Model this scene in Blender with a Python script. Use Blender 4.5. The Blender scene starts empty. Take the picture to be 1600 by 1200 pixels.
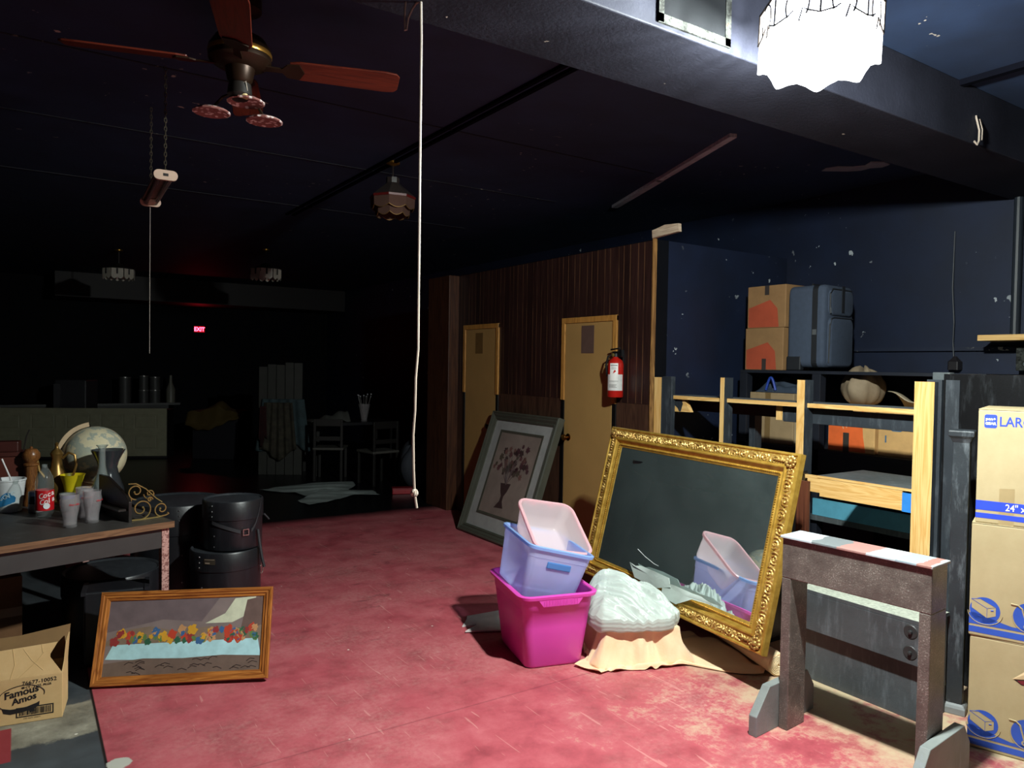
import bpy, bmesh, math, random
from math import sin, cos, pi, radians as rad, sqrt
from mathutils import Vector, Matrix, noise as mnoise
random.seed(7)
SC = bpy.context.scene
COL = SC.collection

# ---------------------------------------------------------------- camera
YAW, PITCH, ROLL = rad(33.65), rad(-1.45), rad(0.95)
_f = Vector((sin(YAW) * cos(PITCH), cos(YAW) * cos(PITCH), sin(PITCH)))
_r = Vector((cos(YAW), -sin(YAW), 0))
_u = _r.cross(_f)
_r2 = _r * cos(ROLL) + _u * sin(ROLL)
_u2 = -_r * sin(ROLL) + _u * cos(ROLL)
cd = bpy.data.cameras.new('camera')
cd.sensor_fit = 'HORIZONTAL'; cd.sensor_width = 36.0; cd.lens = 36.0 * 1155 / 1600
cd.clip_start = 0.05; cd.clip_end = 60
cam = bpy.data.objects.new('camera', cd); COL.objects.link(cam)
M = Matrix.Identity(4)
for i in range(3):
    M[i][0] = _r2[i]; M[i][1] = _u2[i]; M[i][2] = -_f[i]
M[2][3] = 1.64
cam.matrix_world = M
SC.camera = cam

# ---------------------------------------------------------------- world, exposure
w = bpy.data.worlds.new('dark_world'); SC.world = w; w.use_nodes = True
w.node_tree.nodes['Background'].inputs[0].default_value = (0.002, 0.003, 0.006, 1)
SC.view_settings.view_transform = 'Standard'
try: SC.view_settings.look = 'None'
except Exception: pass
SC.view_settings.gamma = 1.0
SC.view_settings.exposure = 1.5
SC.view_settings.use_curve_mapping = False
LAMP = Vector((2.223, 1.526, 0.0))       # the one burning pendant
BULB_POWER = 300.0

# ---------------------------------------------------------------- materials
def C(h):
    h = h.lstrip('#'); o = []
    for i in (0, 2, 4):
        v = int(h[i:i + 2], 16) / 255.0
        o.append(v / 12.92 if v <= 0.04045 else ((v + 0.055) / 1.055) ** 2.4)
    return tuple(o) + (1.0,)

class N:
    """small node-tree helper"""
    def __init__(s, name):
        s.m = bpy.data.materials.new(name); s.m.use_nodes = True
        s.t = s.m.node_tree; s.t.nodes.clear()
        s.out = s.t.nodes.new('ShaderNodeOutputMaterial')
    def n(s, t, **kw):
        nd = s.t.nodes.new('ShaderNode' + t)
        for k, v in kw.items(): setattr(nd, k, v)
        return nd
    def set(s, sock, v):
        if hasattr(v, 'is_linked') or hasattr(v, 'links'): s.t.links.new(v, sock)
        else: sock.default_value = v
    def pos(s, scale=(1, 1, 1), loc=(0, 0, 0), rot=(0, 0, 0), obj=True):
        tc = s.n('TexCoord'); mp = s.n('Mapping')
        mp.inputs['Scale'].default_value = scale; mp.inputs['Location'].default_value = loc; mp.inputs['Rotation'].default_value = rot
        s.t.links.new(tc.outputs['Object'], mp.inputs[0]); return mp.outputs[0]
    def noise(s, vec, scale, detail=4, rough=0.6, dist=0.0):
        nd = s.n('TexNoise'); s.set(nd.inputs['Vector'], vec)
        nd.inputs['Scale'].default_value = scale; nd.inputs['Detail'].default_value = detail
        nd.inputs['Roughness'].default_value = rough; nd.inputs['Distortion'].default_value = dist
        return nd.outputs[0]
    def ramp(s, fac, stops):
        nd = s.n('ValToRGB'); cr = nd.color_ramp
        while len(cr.elements) < len(stops): cr.elements.new(0.5)
        for e, (p, c) in zip(cr.elements, stops):
            e.position = p; e.color = c if len(c) == 4 else tuple(c) + (1,)
        s.set(nd.inputs[0], fac); return nd.outputs[0]
    def mask(s, fac, a, b):
        nd = s.n('MapRange'); nd.clamp = True
        s.set(nd.inputs[0], fac); nd.inputs[1].default_value = a; nd.inputs[2].default_value = b
        nd.inputs[3].default_value = 0; nd.inputs[4].default_value = 1; return nd.outputs[0]
    def mix(s, fac, a, b):
        nd = s.n('MixRGB'); s.set(nd.inputs[0], fac); s.set(nd.inputs[1], a); s.set(nd.inputs[2], b); return nd.outputs[0]
    def math(s, op, a, b=0.0, c=0.0):
        nd = s.n('Math', operation=op); s.set(nd.inputs[0], a); s.set(nd.inputs[1], b)
        if len(nd.inputs) > 2: s.set(nd.inputs[2], c)
        return nd.outputs[0]
    def sep(s, vec):
        nd = s.n('SeparateXYZ'); s.set(nd.inputs[0], vec); return nd.outputs
    def bsdf(s, color, rough=0.5, metal=0.0, spec=0.5, bump=None, bstr=0.2, bdist=0.01, **kw):
        b = s.n('BsdfPrincipled')
        s.set(b.inputs['Base Color'], color); s.set(b.inputs['Roughness'], rough); s.set(b.inputs['Metallic'], metal)
        s.set(b.inputs['Specular IOR Level'], spec)
        for k, v in kw.items(): s.set(b.inputs[k.replace('_', ' ')], v)
        if bump is not None:
            bn = s.n('Bump'); bn.inputs['Strength'].default_value = bstr; bn.inputs['Distance'].default_value = bdist
            s.set(bn.inputs['Height'], bump); s.t.links.new(bn.outputs[0], b.inputs['Normal'])
        return b.outputs[0]
    def done(s, sh):
        s.t.links.new(sh, s.out.inputs[0]); return s.m

MC = {}
def plain(h, rough=0.5, metal=0.0, var=0.12, scale=9.0, bump=0.0, spec=0.5, name=None):
    """one-colour surface with slight procedural variation"""
    key = (h, rough, metal, var, scale, bump, spec)
    if key in MC: return MC[key]
    g = N(name or 'surface_' + h.strip('#')); c = C(h)
    p = g.pos(); nz = g.noise(p, scale, 5)
    lo = tuple(x * (1 - var) for x in c[:3]) + (1,); hi = tuple(min(1, x * (1 + var)) for x in c[:3]) + (1,)
    col = g.ramp(nz, [(0.3, lo), (0.7, hi)])
    MC[key] = g.done(g.bsdf(col, rough, metal, spec, bump=(g.noise(p, scale * 8, 3) if bump else None), bstr=bump, bdist=0.004))
    return MC[key]

def emit(h, strength, name):
    g = N(name); e = g.n('Emission'); e.inputs[0].default_value = C(h); e.inputs[1].default_value = strength
    return g.done(e.outputs[0])

def wood(a, b, scale=1.0, axis='X', rough=0.55, name='wood', knots=True, spec=0.4):
    g = N(name)
    sc = {'X': (0.6, 9, 9), 'Y': (9, 0.6, 9), 'Z': (9, 9, 0.6)}[axis]
    p = g.pos(tuple(x * scale for x in sc))
    nz = g.noise(p, 1.6, 3, 0.55, 1.2)
    ring = g.math('FRACT', g.math('MULTIPLY', nz, 7.0))
    ring = g.math('ABSOLUTE', g.math('SUBTRACT', ring, 0.5))
    fine = g.noise(g.pos(tuple(x * scale * 5 for x in sc)), 4.0, 3)
    f = g.math('ADD', g.math('MULTIPLY', ring, 1.1), g.math('MULTIPLY', fine, 0.45))
    col = g.ramp(f, [(0.15, C(a)), (0.75, C(b))])
    return g.done(g.bsdf(col, rough, 0, spec, bump=f, bstr=0.08, bdist=0.003))

def black_paint(h, chips=0.0, rough=0.55, chip='#b9b4a6', scale=5.0, bump=0.25, dust=0.0, name='black_paint', spec=0.5):
    """dark brushed paint; chips = share of pale flaked spots, dust = pale rubbed streaks"""
    g = N(name); p = g.pos(); c = C(h)
    nz = g.noise(p, 3.0, 5)
    col = g.ramp(nz, [(0.3, tuple(x * 0.75 for x in c[:3])), (0.7, tuple(x * 1.3 for x in c[:3]))])
    if dust:
        dn = g.noise(g.pos((14, 14, 3)), 1.5, 6, 0.7)
        col = g.mix(g.math('MULTIPLY', g.mask(dn, 0.52, 0.75), dust), col, C('#7e858c'))
    if chips:
        big = g.mask(g.noise(p, 1.1, 2), 0.5, 0.62)
        sp = g.mask(g.noise(p, scale * 6, 3, 0.55), 0.735 - chips * 0.2, 0.75 - chips * 0.2)
        col = g.mix(g.math('MULTIPLY', sp, big), col, C(chip))
    return g.done(g.bsdf(col, rough, 0, spec, bump=g.noise(p, 55, 4, 0.7), bstr=bump, bdist=0.004))

def clearish(h, alpha_t, rough=0.25, trans=0.35, name='clear_plastic'):
    """thin see-through moulded plastic"""
    g = N(name); c = C(h)
    pb = g.bsdf(c, rough, 0, 0.5)
    tl = g.n('BsdfTranslucent'); tl.inputs[0].default_value = c
    tr = g.n('BsdfTransparent'); tr.inputs[0].default_value = tuple(min(1, 0.35 + 0.65 * x) for x in c[:3]) + (1,)
    m1 = g.n('MixShader'); m1.inputs[0].default_value = trans
    g.t.links.new(pb, m1.inputs[1]); g.t.links.new(tl.outputs[0], m1.inputs[2])
    m2 = g.n('MixShader'); m2.inputs[0].default_value = alpha_t
    g.t.links.new(m1.outputs[0], m2.inputs[1]); g.t.links.new(tr.outputs[0], m2.inputs[2])
    return g.done(m2.outputs[0])

def glass(h='#e8f0ee', fac=0.82, rough=0.04, name='glass'):
    """thin-walled glass: mostly clear, glossy at the edges"""
    g = N(name); c = C(h)
    lw = g.n('LayerWeight'); lw.inputs[0].default_value = 0.45
    gl = g.n('BsdfGlossy'); gl.inputs[0].default_value = (0.9, 0.95, 0.95, 1); gl.inputs[1].default_value = rough
    df = g.bsdf(c, 0.15, 0, 0.6)
    tr = g.n('BsdfTransparent'); tr.inputs[0].default_value = tuple(0.55 + 0.45 * x for x in c[:3]) + (1,)
    a = g.n('MixShader'); a.inputs[0].default_value = fac; g.t.links.new(df, a.inputs[1]); g.t.links.new(tr.outputs[0], a.inputs[2])
    b = g.n('MixShader'); g.t.links.new(g.mask(lw.outputs['Facing'], 0.35, 1.4), b.inputs[0])
    g.t.links.new(a.outputs[0], b.inputs[1]); g.t.links.new(gl.outputs[0], b.inputs[2])
    return g.done(b.outputs[0])

# ---------------------------------------------------------------- mesh builder
class MB:
    def __init__(s): s.v = []; s.f = []; s.mi = []; s.x = Matrix.Identity(4)
    def add(s, vs, fs, mi=0, x=None):
        b = len(s.v); X = s.x @ x if x is not None else s.x
        s.v += [tuple(X @ Vector(p)) for p in vs]
        for f in fs: s.f.append(tuple(i + b for i in f)); s.mi.append(mi)
        return s
    def box(s, x0, x1, y0, y1, z0, z1, mi=0, x=None):
        vs = [(x0,y0,z0),(x1,y0,z0),(x1,y1,z0),(x0,y1,z0),(x0,y0,z1),(x1,y0,z1),(x1,y1,z1),(x0,y1,z1)]
        fs = [(0,3,2,1),(4,5,6,7),(0,1,5,4),(1,2,6,5),(2,3,7,6),(3,0,4,7)]
        if isinstance(mi, dict):      # per-side materials: keys -z +z -y +x +y -x
            for f, k in zip(fs, ('-z','+z','-y','+x','+y','-x')): s.add(vs, [f], mi.get(k, mi.get('', 0)), x)
            return s
        return s.add(vs, fs, mi, x)
    def prism(s, poly, h0, h1, x=None, mi=0):
        n = len(poly)
        vs = [(p[0], p[1], h0) for p in poly] + [(p[0], p[1], h1) for p in poly]
        fs = [tuple(range(n - 1, -1, -1)), tuple(range(n, 2 * n))] + [(i, (i + 1) % n, n + (i + 1) % n, n + i) for i in range(n)]
        return s.add(vs, fs, mi, x)
    def lathe(s, prof, seg=28, x=None, mi=0, cap=True, fac=None):
        vs = []; fs = []; n = len(prof)
        for r, z in prof:
            for k in range(seg):
                a = 2 * pi * k / seg; q = r if fac is None else r * fac(a, z)
                vs.append((q * cos(a), q * sin(a), z))
        for i in range(n - 1):
            for k in range(seg):
                k2 = (k + 1) % seg
                fs.append((i * seg + k, i * seg + k2, (i + 1) * seg + k2, (i + 1) * seg + k))
        if cap:
            if prof[0][0] > 1e-6: fs.append(tuple(range(seg - 1, -1, -1)))
            if prof[-1][0] > 1e-6: fs.append(tuple((n - 1) * seg + k for k in range(seg)))
        return s.add(vs, fs, mi, x)
    def tube(s, pts, r, seg=8, x=None, mi=0, closed=False):
        pts = [Vector(p) for p in pts]; n = len(pts); vs = []; fs = []
        rr = r if isinstance(r, (list, tuple)) else [r] * n
        up = None
        for i, p in enumerate(pts):
            a = pts[(i - 1) % n] if closed or i > 0 else p; b = pts[(i + 1) % n] if closed or i < n - 1 else p
            t = (b - a).normalized()
            if up is None:
                up = Vector((0, 0, 1)) if abs(t.z) < 0.9 else Vector((1, 0, 0))
            e1 = (up - t * up.dot(t))
            if e1.length < 1e-5: e1 = t.orthogonal()
            e1.normalize(); up = e1; e2 = t.cross(e1)
            for k in range(seg):
                q = 2 * pi * k / seg; vs.append(tuple(p + (e1 * cos(q) + e2 * sin(q)) * rr[i]))
        m = n if closed else n - 1
        for i in range(m):
            for k in range(seg):
                k2 = (k + 1) % seg; j = (i + 1) % n
                fs.append((i * seg + k, i * seg + k2, j * seg + k2, j * seg + k))
        if not closed:
            fs.append(tuple(range(seg - 1, -1, -1))); fs.append(tuple((n - 1) * seg + k for k in range(seg)))
        return s.add(vs, fs, mi, x)
    def grid(s, nu, nv, f, x=None, mi=0, flip=False):
        vs = [f(i / (nu - 1), j / (nv - 1)) for i in range(nu) for j in range(nv)]
        fs = []
        for i in range(nu - 1):
            for j in range(nv - 1):
                q = (i * nv + j, (i + 1) * nv + j, (i + 1) * nv + j + 1, i * nv + j + 1)
                fs.append(q[::-1] if flip else q)
        return s.add(vs, fs, mi, x)
    def rings(s, rings, x=None, mi=0, cap0=True, cap1=True):
        n = len(rings[0]); vs = [p for r in rings for p in r]; fs = []
        for i in range(len(rings) - 1):
            for k in range(n):
                k2 = (k + 1) % n; fs.append((i * n + k, i * n + k2, (i + 1) * n + k2, (i + 1) * n + k))
        if cap0: fs.append(tuple(range(n - 1, -1, -1)))
        if cap1: fs.append(tuple((len(rings) - 1) * n + k for k in range(n)))
        return s.add(vs, fs, mi, x)
    def sphere(s, r, c=(0, 0, 0), seg=20, sq=(1, 1, 1), x=None, mi=0):
        h = seg // 2
        vs = [(c[0], c[1], c[2] - r * sq[2])]; fs = []
        for i in range(1, h):
            a = -pi / 2 + pi * i / h
            for k in range(seg):
                b = 2 * pi * k / seg
                vs.append((c[0] + r * sq[0] * cos(a) * cos(b), c[1] + r * sq[1] * cos(a) * sin(b), c[2] + r * sq[2] * sin(a)))
        vs.append((c[0], c[1], c[2] + r * sq[2])); top = len(vs) - 1
        for k in range(seg):
            fs.append((0, 1 + (k + 1) % seg, 1 + k)); fs.append((top, top - seg + k, top - seg + (k + 1) % seg))
        for i in range(h - 2):
            for k in range(seg):
                k2 = (k + 1) % seg
                fs.append((1 + i * seg + k, 1 + i * seg + k2, 1 + (i + 1) * seg + k2, 1 + (i + 1) * seg + k))
        return s.add(vs, fs, mi, x)
    def build(s, name, mats, parent=None, loc=None, smooth=False, bevel=0.0, solid=0.0, sub=0, rotz=0.0, angle=38):
        me = bpy.data.meshes.new(name); me.from_pydata(s.v, [], s.f)
        mats = mats if isinstance(mats, (list, tuple)) else [mats]
        for m in mats: me.materials.append(m)
        me.polygons.foreach_set('material_index', s.mi)
        bm = bmesh.new(); bm.from_mesh(me); bmesh.ops.recalc_face_normals(bm, faces=bm.faces); bm.to_mesh(me); bm.free()
        if smooth:
            me.polygons.foreach_set('use_smooth', [True] * len(me.polygons)); me.set_sharp_from_angle(angle=rad(angle))
        o = bpy.data.objects.new(name, me); COL.objects.link(o)
        if parent is not None: o.parent = parent
        if loc is not None: o.location = loc
        if rotz: o.rotation_euler = (0, 0, rotz)
        if solid:
            md = o.modifiers.new('thickness', 'SOLIDIFY'); md.thickness = solid; md.offset = 0
        if bevel:
            md = o.modifiers.new('edge', 'BEVEL'); md.width = bevel; md.segments = 2; md.limit_method = 'ANGLE'; md.angle_limit = rad(40)
        if sub:
            md = o.modifiers.new('sub', 'SUBSURF'); md.levels = sub; md.render_levels = sub
        return o

def bx(*a, **k): return MB().box(*a, **k)
def tag(o, label, cat, group=None):
    o['label'] = label; o['category'] = cat
    if group: o['group'] = group
    return o
def thing(name, label, cat, loc=(0, 0, 0), rotz=0.0, group=None, mat=None):
    o = bpy.data.objects.new(name, None); COL.objects.link(o); o.empty_display_size = 0.1
    if mat is not None: o.matrix_world = mat
    else: o.location = loc; o.rotation_euler = (0, 0, rotz)
    return tag(o, label, cat, group)
def struct(o): o['kind'] = 'structure'; return o
def frame_mat(o, u, v):
    """matrix with local x along u, local y along v (made square), local z = u x v, origin o"""
    u = Vector(u).normalized(); v = Vector(v); v = (v - u * u.dot(v)).normalized(); n = u.cross(v)
    m = Matrix.Identity(4)
    for i in range(3): m[i][0] = u[i]; m[i][1] = v[i]; m[i][2] = n[i]; m[i][3] = o[i]
    return m
def T(x=0, y=0, z=0): return Matrix.Translation((x, y, z))
def R(a, ax): return Matrix.Rotation(a, 4, ax)
def copy_thing(o, loc, rotz=None, label=None):
    c = o.copy(); COL.objects.link(c); c.location = loc
    if rotz is not None: c.rotation_euler = (0, 0, rotz)
    if label: c['label'] = label
    for ch in list(o.children):
        d = ch.copy(); COL.objects.link(d); d.parent = c
        for g in list(ch.children):
            e = g.copy(); COL.objects.link(e); e.parent = d
    return c
def letters(mb, s, size, x, shear=0.0, bold=0.0, mi=0, align='LEFT', space=1.0):
    """add flat lettering (local x right, y up) to a mesh builder"""
    cu = bpy.data.curves.new('t', 'FONT'); cu.body = s; cu.size = size; cu.shear = shear; cu.offset = bold
    cu.align_x = align; cu.space_character = space; cu.fill_mode = 'FRONT'; cu.resolution_u = 3
    o = bpy.data.objects.new('t', cu); COL.objects.link(o)
    bpy.context.view_layer.update()
    ev = o.evaluated_get(bpy.context.evaluated_depsgraph_get()); me = ev.to_mesh()
    mb.add([tuple(v.co) for v in me.vertices], [tuple(p.vertices) for p in me.polygons], mi, x)
    ev.to_mesh_clear(); bpy.data.objects.remove(o); bpy.data.curves.remove(cu)
def rrect(w, d, r, n=5):
    p = []
    for cx, cy, a0 in ((w/2-r, d/2-r, 0), (-w/2+r, d/2-r, pi/2), (-w/2+r, -d/2+r, pi), (w/2-r, -d/2+r, 1.5*pi)):
        for k in range(n + 1):
            a = a0 + pi / 2 * k / n; p.append((cx + r * cos(a), cy + r * sin(a)))
    return p
# ================================================================ SETTING
CEIL = 3.15
def floor_material():
    g = N('painted_floor'); p = g.pos(); x, y, z = g.sep(p)[0:3]
    n1 = g.noise(p, 1.3, 6, 0.65); n2 = g.noise(p, 4.5, 8, 0.72); n3 = g.noise(p, 38, 4, 0.7); n4 = g.noise(p, 0.55, 3)
    red = g.ramp(n2, [(0.30, C('#8c3a42')), (0.5, C('#ad4e57')), (0.72, C('#bd636a'))])
    # pale rubbed haze and worn-through tan spots, thicker towards the shelves
    haze = g.math('MULTIPLY', g.mask(n1, 0.42, 0.66), g.mask(n3, 0.32, 0.72))
    red = g.mix(g.math('MULTIPLY', haze, 0.6), red, C('#c08e88'))
    near = g.math('MULTIPLY', g.mask(x, 0.9, 3.1), g.mask(y, 4.2, 2.6))
    thr = g.math('ADD', g.math('MULTIPLY', n2, 0.62), g.math('ADD', g.math('MULTIPLY', n3, 0.22), g.math('MULTIPLY', near, 0.22)))
    worn = g.mask(thr, 0.60, 0.72)
    red = g.mix(g.math('MULTIPLY', worn, 0.72), red, C('#b8a688'))
    edge = g.math('MULTIPLY', g.math('MULTIPLY', g.mask(x, 2.95, 3.25), g.mask(y, 3.2, 2.4)), g.mask(n2, 0.36, 0.5))
    red = g.mix(g.math('MULTIPLY', edge, 0.85), red, C('#b5a786'))
    # dark scuffs
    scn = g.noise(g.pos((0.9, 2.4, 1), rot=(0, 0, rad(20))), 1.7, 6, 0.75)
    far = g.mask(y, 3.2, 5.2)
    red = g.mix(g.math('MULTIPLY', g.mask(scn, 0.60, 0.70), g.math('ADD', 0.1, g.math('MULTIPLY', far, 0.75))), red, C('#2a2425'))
    # long thin scratches in two directions
    for rz, sc_, th, am in ((12, 30, 0.715, 0.3), (-38, 27, 0.72, 0.3), (70, 34, 0.725, 0.25), (-75, 41, 0.72, 0.3), (35, 37, 0.725, 0.3)):
        s_ = g.noise(g.pos((1.0, 0.06, 1), rot=(0, 0, rad(rz))), sc_, 2, 0.5, 1.4)
        red = g.mix(g.math('MULTIPLY', g.mask(s_, th, th + 0.02), am), red, C('#d9a79c'))
    # seam lines of the sheets under the paint
    for axis, at in ((y, 3.02), (y, 5.45)):
        ln = g.mask(g.math('ABSOLUTE', g.math('SUBTRACT', axis, at)), 0.007, 0.002)
        red = g.mix(g.math('MULTIPLY', ln, 0.3), red, C('#3d1820'))
    # charcoal sheet on the left, bare grey patch and a red square on it
    ch = g.ramp(n2, [(0.3, C('#33373b')), (0.7, C('#4a4f53'))])
    wob = g.math('MULTIPLY', g.math('SUBTRACT', n2, 0.5), 0.16)
    yy = g.math('ADD', y, wob); xx = g.math('ADD', x, wob)
    pt = g.math('MULTIPLY', g.mask(yy, 3.66, 3.68), g.mask(yy, 4.04, 4.02))
    pt = g.math('MULTIPLY', pt, g.mask(xx, -0.12, -0.10))
    ch = g.mix(pt, ch, g.ramp(n2, [(0.3, C('#56534a')), (0.55, C('#8e897a')), (0.75, C('#b9b4a2'))]))
    rs = g.math('MULTIPLY', g.math('MULTIPLY', g.mask(y, 3.57, 3.575), g.mask(y, 3.9, 3.895)), g.mask(x, -0.03, -0.035))
    ch = g.mix(rs, ch, C('#8e2f38'))
    left = g.mask(x, 0.289, 0.285)
    col = g.mix(left, red, ch)
    col = g.mix(g.mask(g.math('ABSOLUTE', g.math('SUBTRACT', x, 0.29)), 0.008, 0.003), col, C('#15100f'))
    # white paint blot at the sheet corner
    d = g.math('ADD', g.math('POWER', g.math('SUBTRACT', x, 0.335), 2.0), g.math('POWER', g.math('SUBTRACT', y, 3.33), 2.0))
    col = g.mix(g.mask(g.math('ADD', d, g.math('MULTIPLY', wob, 0.06)), 0.0018, 0.0012), col, C('#b5b3a8'))
    # crumbs of pale debris
    vor = g.n('TexVoronoi'); g.set(vor.inputs['Vector'], p); vor.inputs['Scale'].default_value = 4.2
    crumb = g.math('MULTIPLY', g.mask(vor.outputs['Distance'], 0.035, 0.022), g.mask(n1, 0.45, 0.5))
    col = g.mix(crumb, col, C('#ddd6c8'))
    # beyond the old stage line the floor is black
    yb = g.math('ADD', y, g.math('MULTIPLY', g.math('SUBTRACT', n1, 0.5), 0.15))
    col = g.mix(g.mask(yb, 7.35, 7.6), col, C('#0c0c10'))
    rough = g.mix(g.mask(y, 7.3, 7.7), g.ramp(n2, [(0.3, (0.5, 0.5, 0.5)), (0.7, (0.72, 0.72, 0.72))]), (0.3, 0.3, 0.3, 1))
    return g.done(g.bsdf(col, rough, 0, 0.4, bump=n2, bstr=0.12, bdist=0.01))

BLK = black_paint('#0b0c11', chips=0.0, rough=0.7, spec=0.1, name='black_wall_paint')
BLK_CHIP = black_paint('#0c172e', chips=0.3, rough=0.6, scale=2.2, chip='#aeb4b8', name='flaking_black_wall_paint_with_glare')  # blue in this black stands in for lamp glare veiling the alcove
CEILM = black_paint('#1b2c48', chips=0.22, rough=0.7, scale=2.6, chip='#b0a89c', bump=0.2, name='flaking_black_ceiling_paint_with_glare')  # navy cast painted in as the lamp's veiling glare over black paint
BEAMM = black_paint('#22232c', chips=0.05, rough=0.62, scale=3.0, bump=0.35, spec=0.12, name='dusty_dark_beam_paint')
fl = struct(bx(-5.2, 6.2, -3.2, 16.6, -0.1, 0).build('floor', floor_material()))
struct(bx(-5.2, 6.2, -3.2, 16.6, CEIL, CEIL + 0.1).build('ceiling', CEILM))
struct(bx(-5.2, -5.0, -3.2, 16.6, 0, CEIL).build('wall_left', BLK))
struct(bx(-5.0, 5.9, -3.2, -3.0, 0, CEIL).build('wall_near', BLK))
struct(bx(-5.0, 6.0, 16.2, 16.4, 0, CEIL).build('wall_far', BLK))
# enclosed corner room with the two doors: its long wall, its end by the shelves, its far end
struct(bx(4.12, 4.26, 4.2, 7.76, 0, 2.64).build('wall_panelled', BLK))
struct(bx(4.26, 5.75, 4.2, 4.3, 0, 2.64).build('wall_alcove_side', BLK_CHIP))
struct(bx(4.26, 5.75, 7.62, 7.76, 0, 2.64).build('wall_corner', BLK))
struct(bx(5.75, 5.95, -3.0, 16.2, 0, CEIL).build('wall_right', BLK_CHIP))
struct(bx(4.26, 5.75, 4.3, 7.62, 2.60, 2.64).build('ceiling_lower', BLK))
# ceiling beam running towards the alcove
bm_ = MB(); bm_.box(-5.0, 5.75, 1.94, 2.40, 2.85, CEIL); struct(bm_.build('trim_1', BEAMM, bevel=0.006))
# far soffit above the exit
struct(bx(0.5, 5.9, 15.1, 16.2, 2.72, CEIL).build('trim_2', plain('#1a1214', 0.6)))
# dark open joint in the ceiling with its two edge strips
jm = MB(); jm.box(4.03, 4.07, -3.0, 1.94, CEIL - 0.03, CEIL); jm.box(2.25, 2.275, 2.40, 7.6, CEIL - 0.018, CEIL); jm.box(2.315, 2.34, 2.40, 7.6, CEIL - 0.018, CEIL)
struct(jm.build('trim_3', plain('#0a0b12', 0.9, spec=0.02)))
# sheet seams of the ceiling with flaked filler
seam = N('flaked_seam'); sp = seam.pos((1, 1, 1))
seam_m = seam.done(seam.bsdf(seam.ramp(seam.noise(sp, 7.0, 5, 0.8), [(0.63, C('#141722')), (0.69, C('#8f887c'))]), 0.7))
for i, ys in enumerate((4.22, 5.48, 7.15)):
    struct(bx(-3.0, 4.1, ys, ys + 0.012, CEIL - 0.004, CEIL).build('trim_%d' % (4 + i), seam_m))

# ---- wood panelling of the right wall
def panel_mat():
    g = N('dark_grooved_panelling'); p = g.pos(); x, y, z = g.sep(p)[0:3]
    grain = g.noise(g.pos((1, 22, 1.1)), 2.2, 6, 0.6, 0.8)
    per = g.math('FRACT', g.math('DIVIDE', y, 0.405))
    # random-width boards: grooves at uneven places of each sheet
    lines = None
    for a in (0.02, 0.21, 0.36, 0.62, 0.79):
        l = g.mask(g.math('ABSOLUTE', g.math('SUBTRACT', per, a)), 0.014, 0.006)
        lines = l if lines is None else g.math('MAXIMUM', lines, l)
    board = g.noise(g.pos((0, 5.2, 0)), 1.0, 0)
    col = g.ramp(g.math('ADD', g.math('MULTIPLY', grain, 0.75), g.math('MULTIPLY', board, 0.35)), [(0.35, C('#1b0f0e')), (0.55, C('#2e1b18')), (0.75, C('#3d2722'))])
    col = g.mix(g.math('MULTIPLY', lines, g.mask(g.noise(p, 3.0, 2), 0.3, 0.6)), col, C('#634530'))
    return g.done(g.bsdf(col, 0.42, 0, 0.5, bump=g.math('SUBTRACT', grain, g.math('MULTIPLY', lines, 2.0)), bstr=0.2, bdist=0.004))
WAIN = wood('#2f1c15', '#4d3427', 0.8, 'Z', 0.5, 'brown_plywood_wainscot')
D1, D2 = (6.403, 7.126), (4.598, 5.339); DT = 2.07
def around_doors(z0, z1):
    m = MB()
    for a, b in ((4.2, D2[0]), (D2[1], D1[0]), (D1[1], 7.26)): m.box(4.10, 4.12, a, b, z0, min(z1, DT) if z1 > DT else z1)
    if z1 > DT: m.box(4.10, 4.12, 4.2, 7.26, DT, z1)
    return m
struct(around_doors(1.35, 2.63).build('trim_7', panel_mat()))
struct(around_doors(0.0, 1.348).build('trim_8', WAIN))
TAN = plain('#a98550', 0.45, var=0.08, scale=2.5); TAN_EDGE = wood('#9a6a30', '#c08a45', 1, 'Z', 0.45, 'tan_door_casing')
struct(bx(4.085, 4.12, 4.185, 4.2, 0.0, 2.64).build('trim_9', wood('#5a3a22', '#a67a48', 1, 'Z', 0.5, 'panel_edge_strip')))
# pilaster at the far end of the panelling
struct(bx(3.975, 4.12, 7.26, 7.76, 0, 2.63).build('trim_10', wood('#32190f', '#4e2e1b', 0.8, 'Z', 0.5, 'pilaster_wood'), bevel=0.004))
# bare wood: batten hanging askew on the header, and a cut stub at the panel top
BARE_DIM = wood('#8e929c', '#b4b8c2', 1, 'Y', 0.8, 'weathered_batten_wood')
mb = MB(); a, b = Vector((4.63, 5.27, 3.138)), Vector((3.81, 3.21, 3.138)); dv = (b - a).normalized(); up = Vector((0, 0, 1)).cross(dv)
mid = Vector((4.24, 4.29, 3.138))
for p, q, h in ((a, mid, 0.024), (mid - dv * 0.03, b, 0.02)):
    vs = []
    for e in (p, q):
        for dx in (-0.012, 0.012):
            for s_ in (-1, 1): vs.append(tuple(e + up * s_ * h * 1.25 + Vector((0, 0, dx))))
    mb.add(vs, [(0,1,3,2),(4,6,7,5),(0,4,5,1),(2,3,7,6),(0,2,6,4),(1,5,7,3)])
struct(mb.build('trim_11', BARE_DIM))
mb = MB(); mb.prism([(3.915, 2.655), (4.19, 2.64), (4.195, 2.70), (4.06, 2.725), (3.92, 2.715)], 4.07, 4.10, x=Matrix(((0,0,1,0),(1,0,0,0),(0,1,0,0),(0,0,0,1))))
struct(mb.build('trim_12', wood('#9c8672', '#c4b098', 1, 'Y', 0.7, 'pale_cut_stub')))
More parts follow.
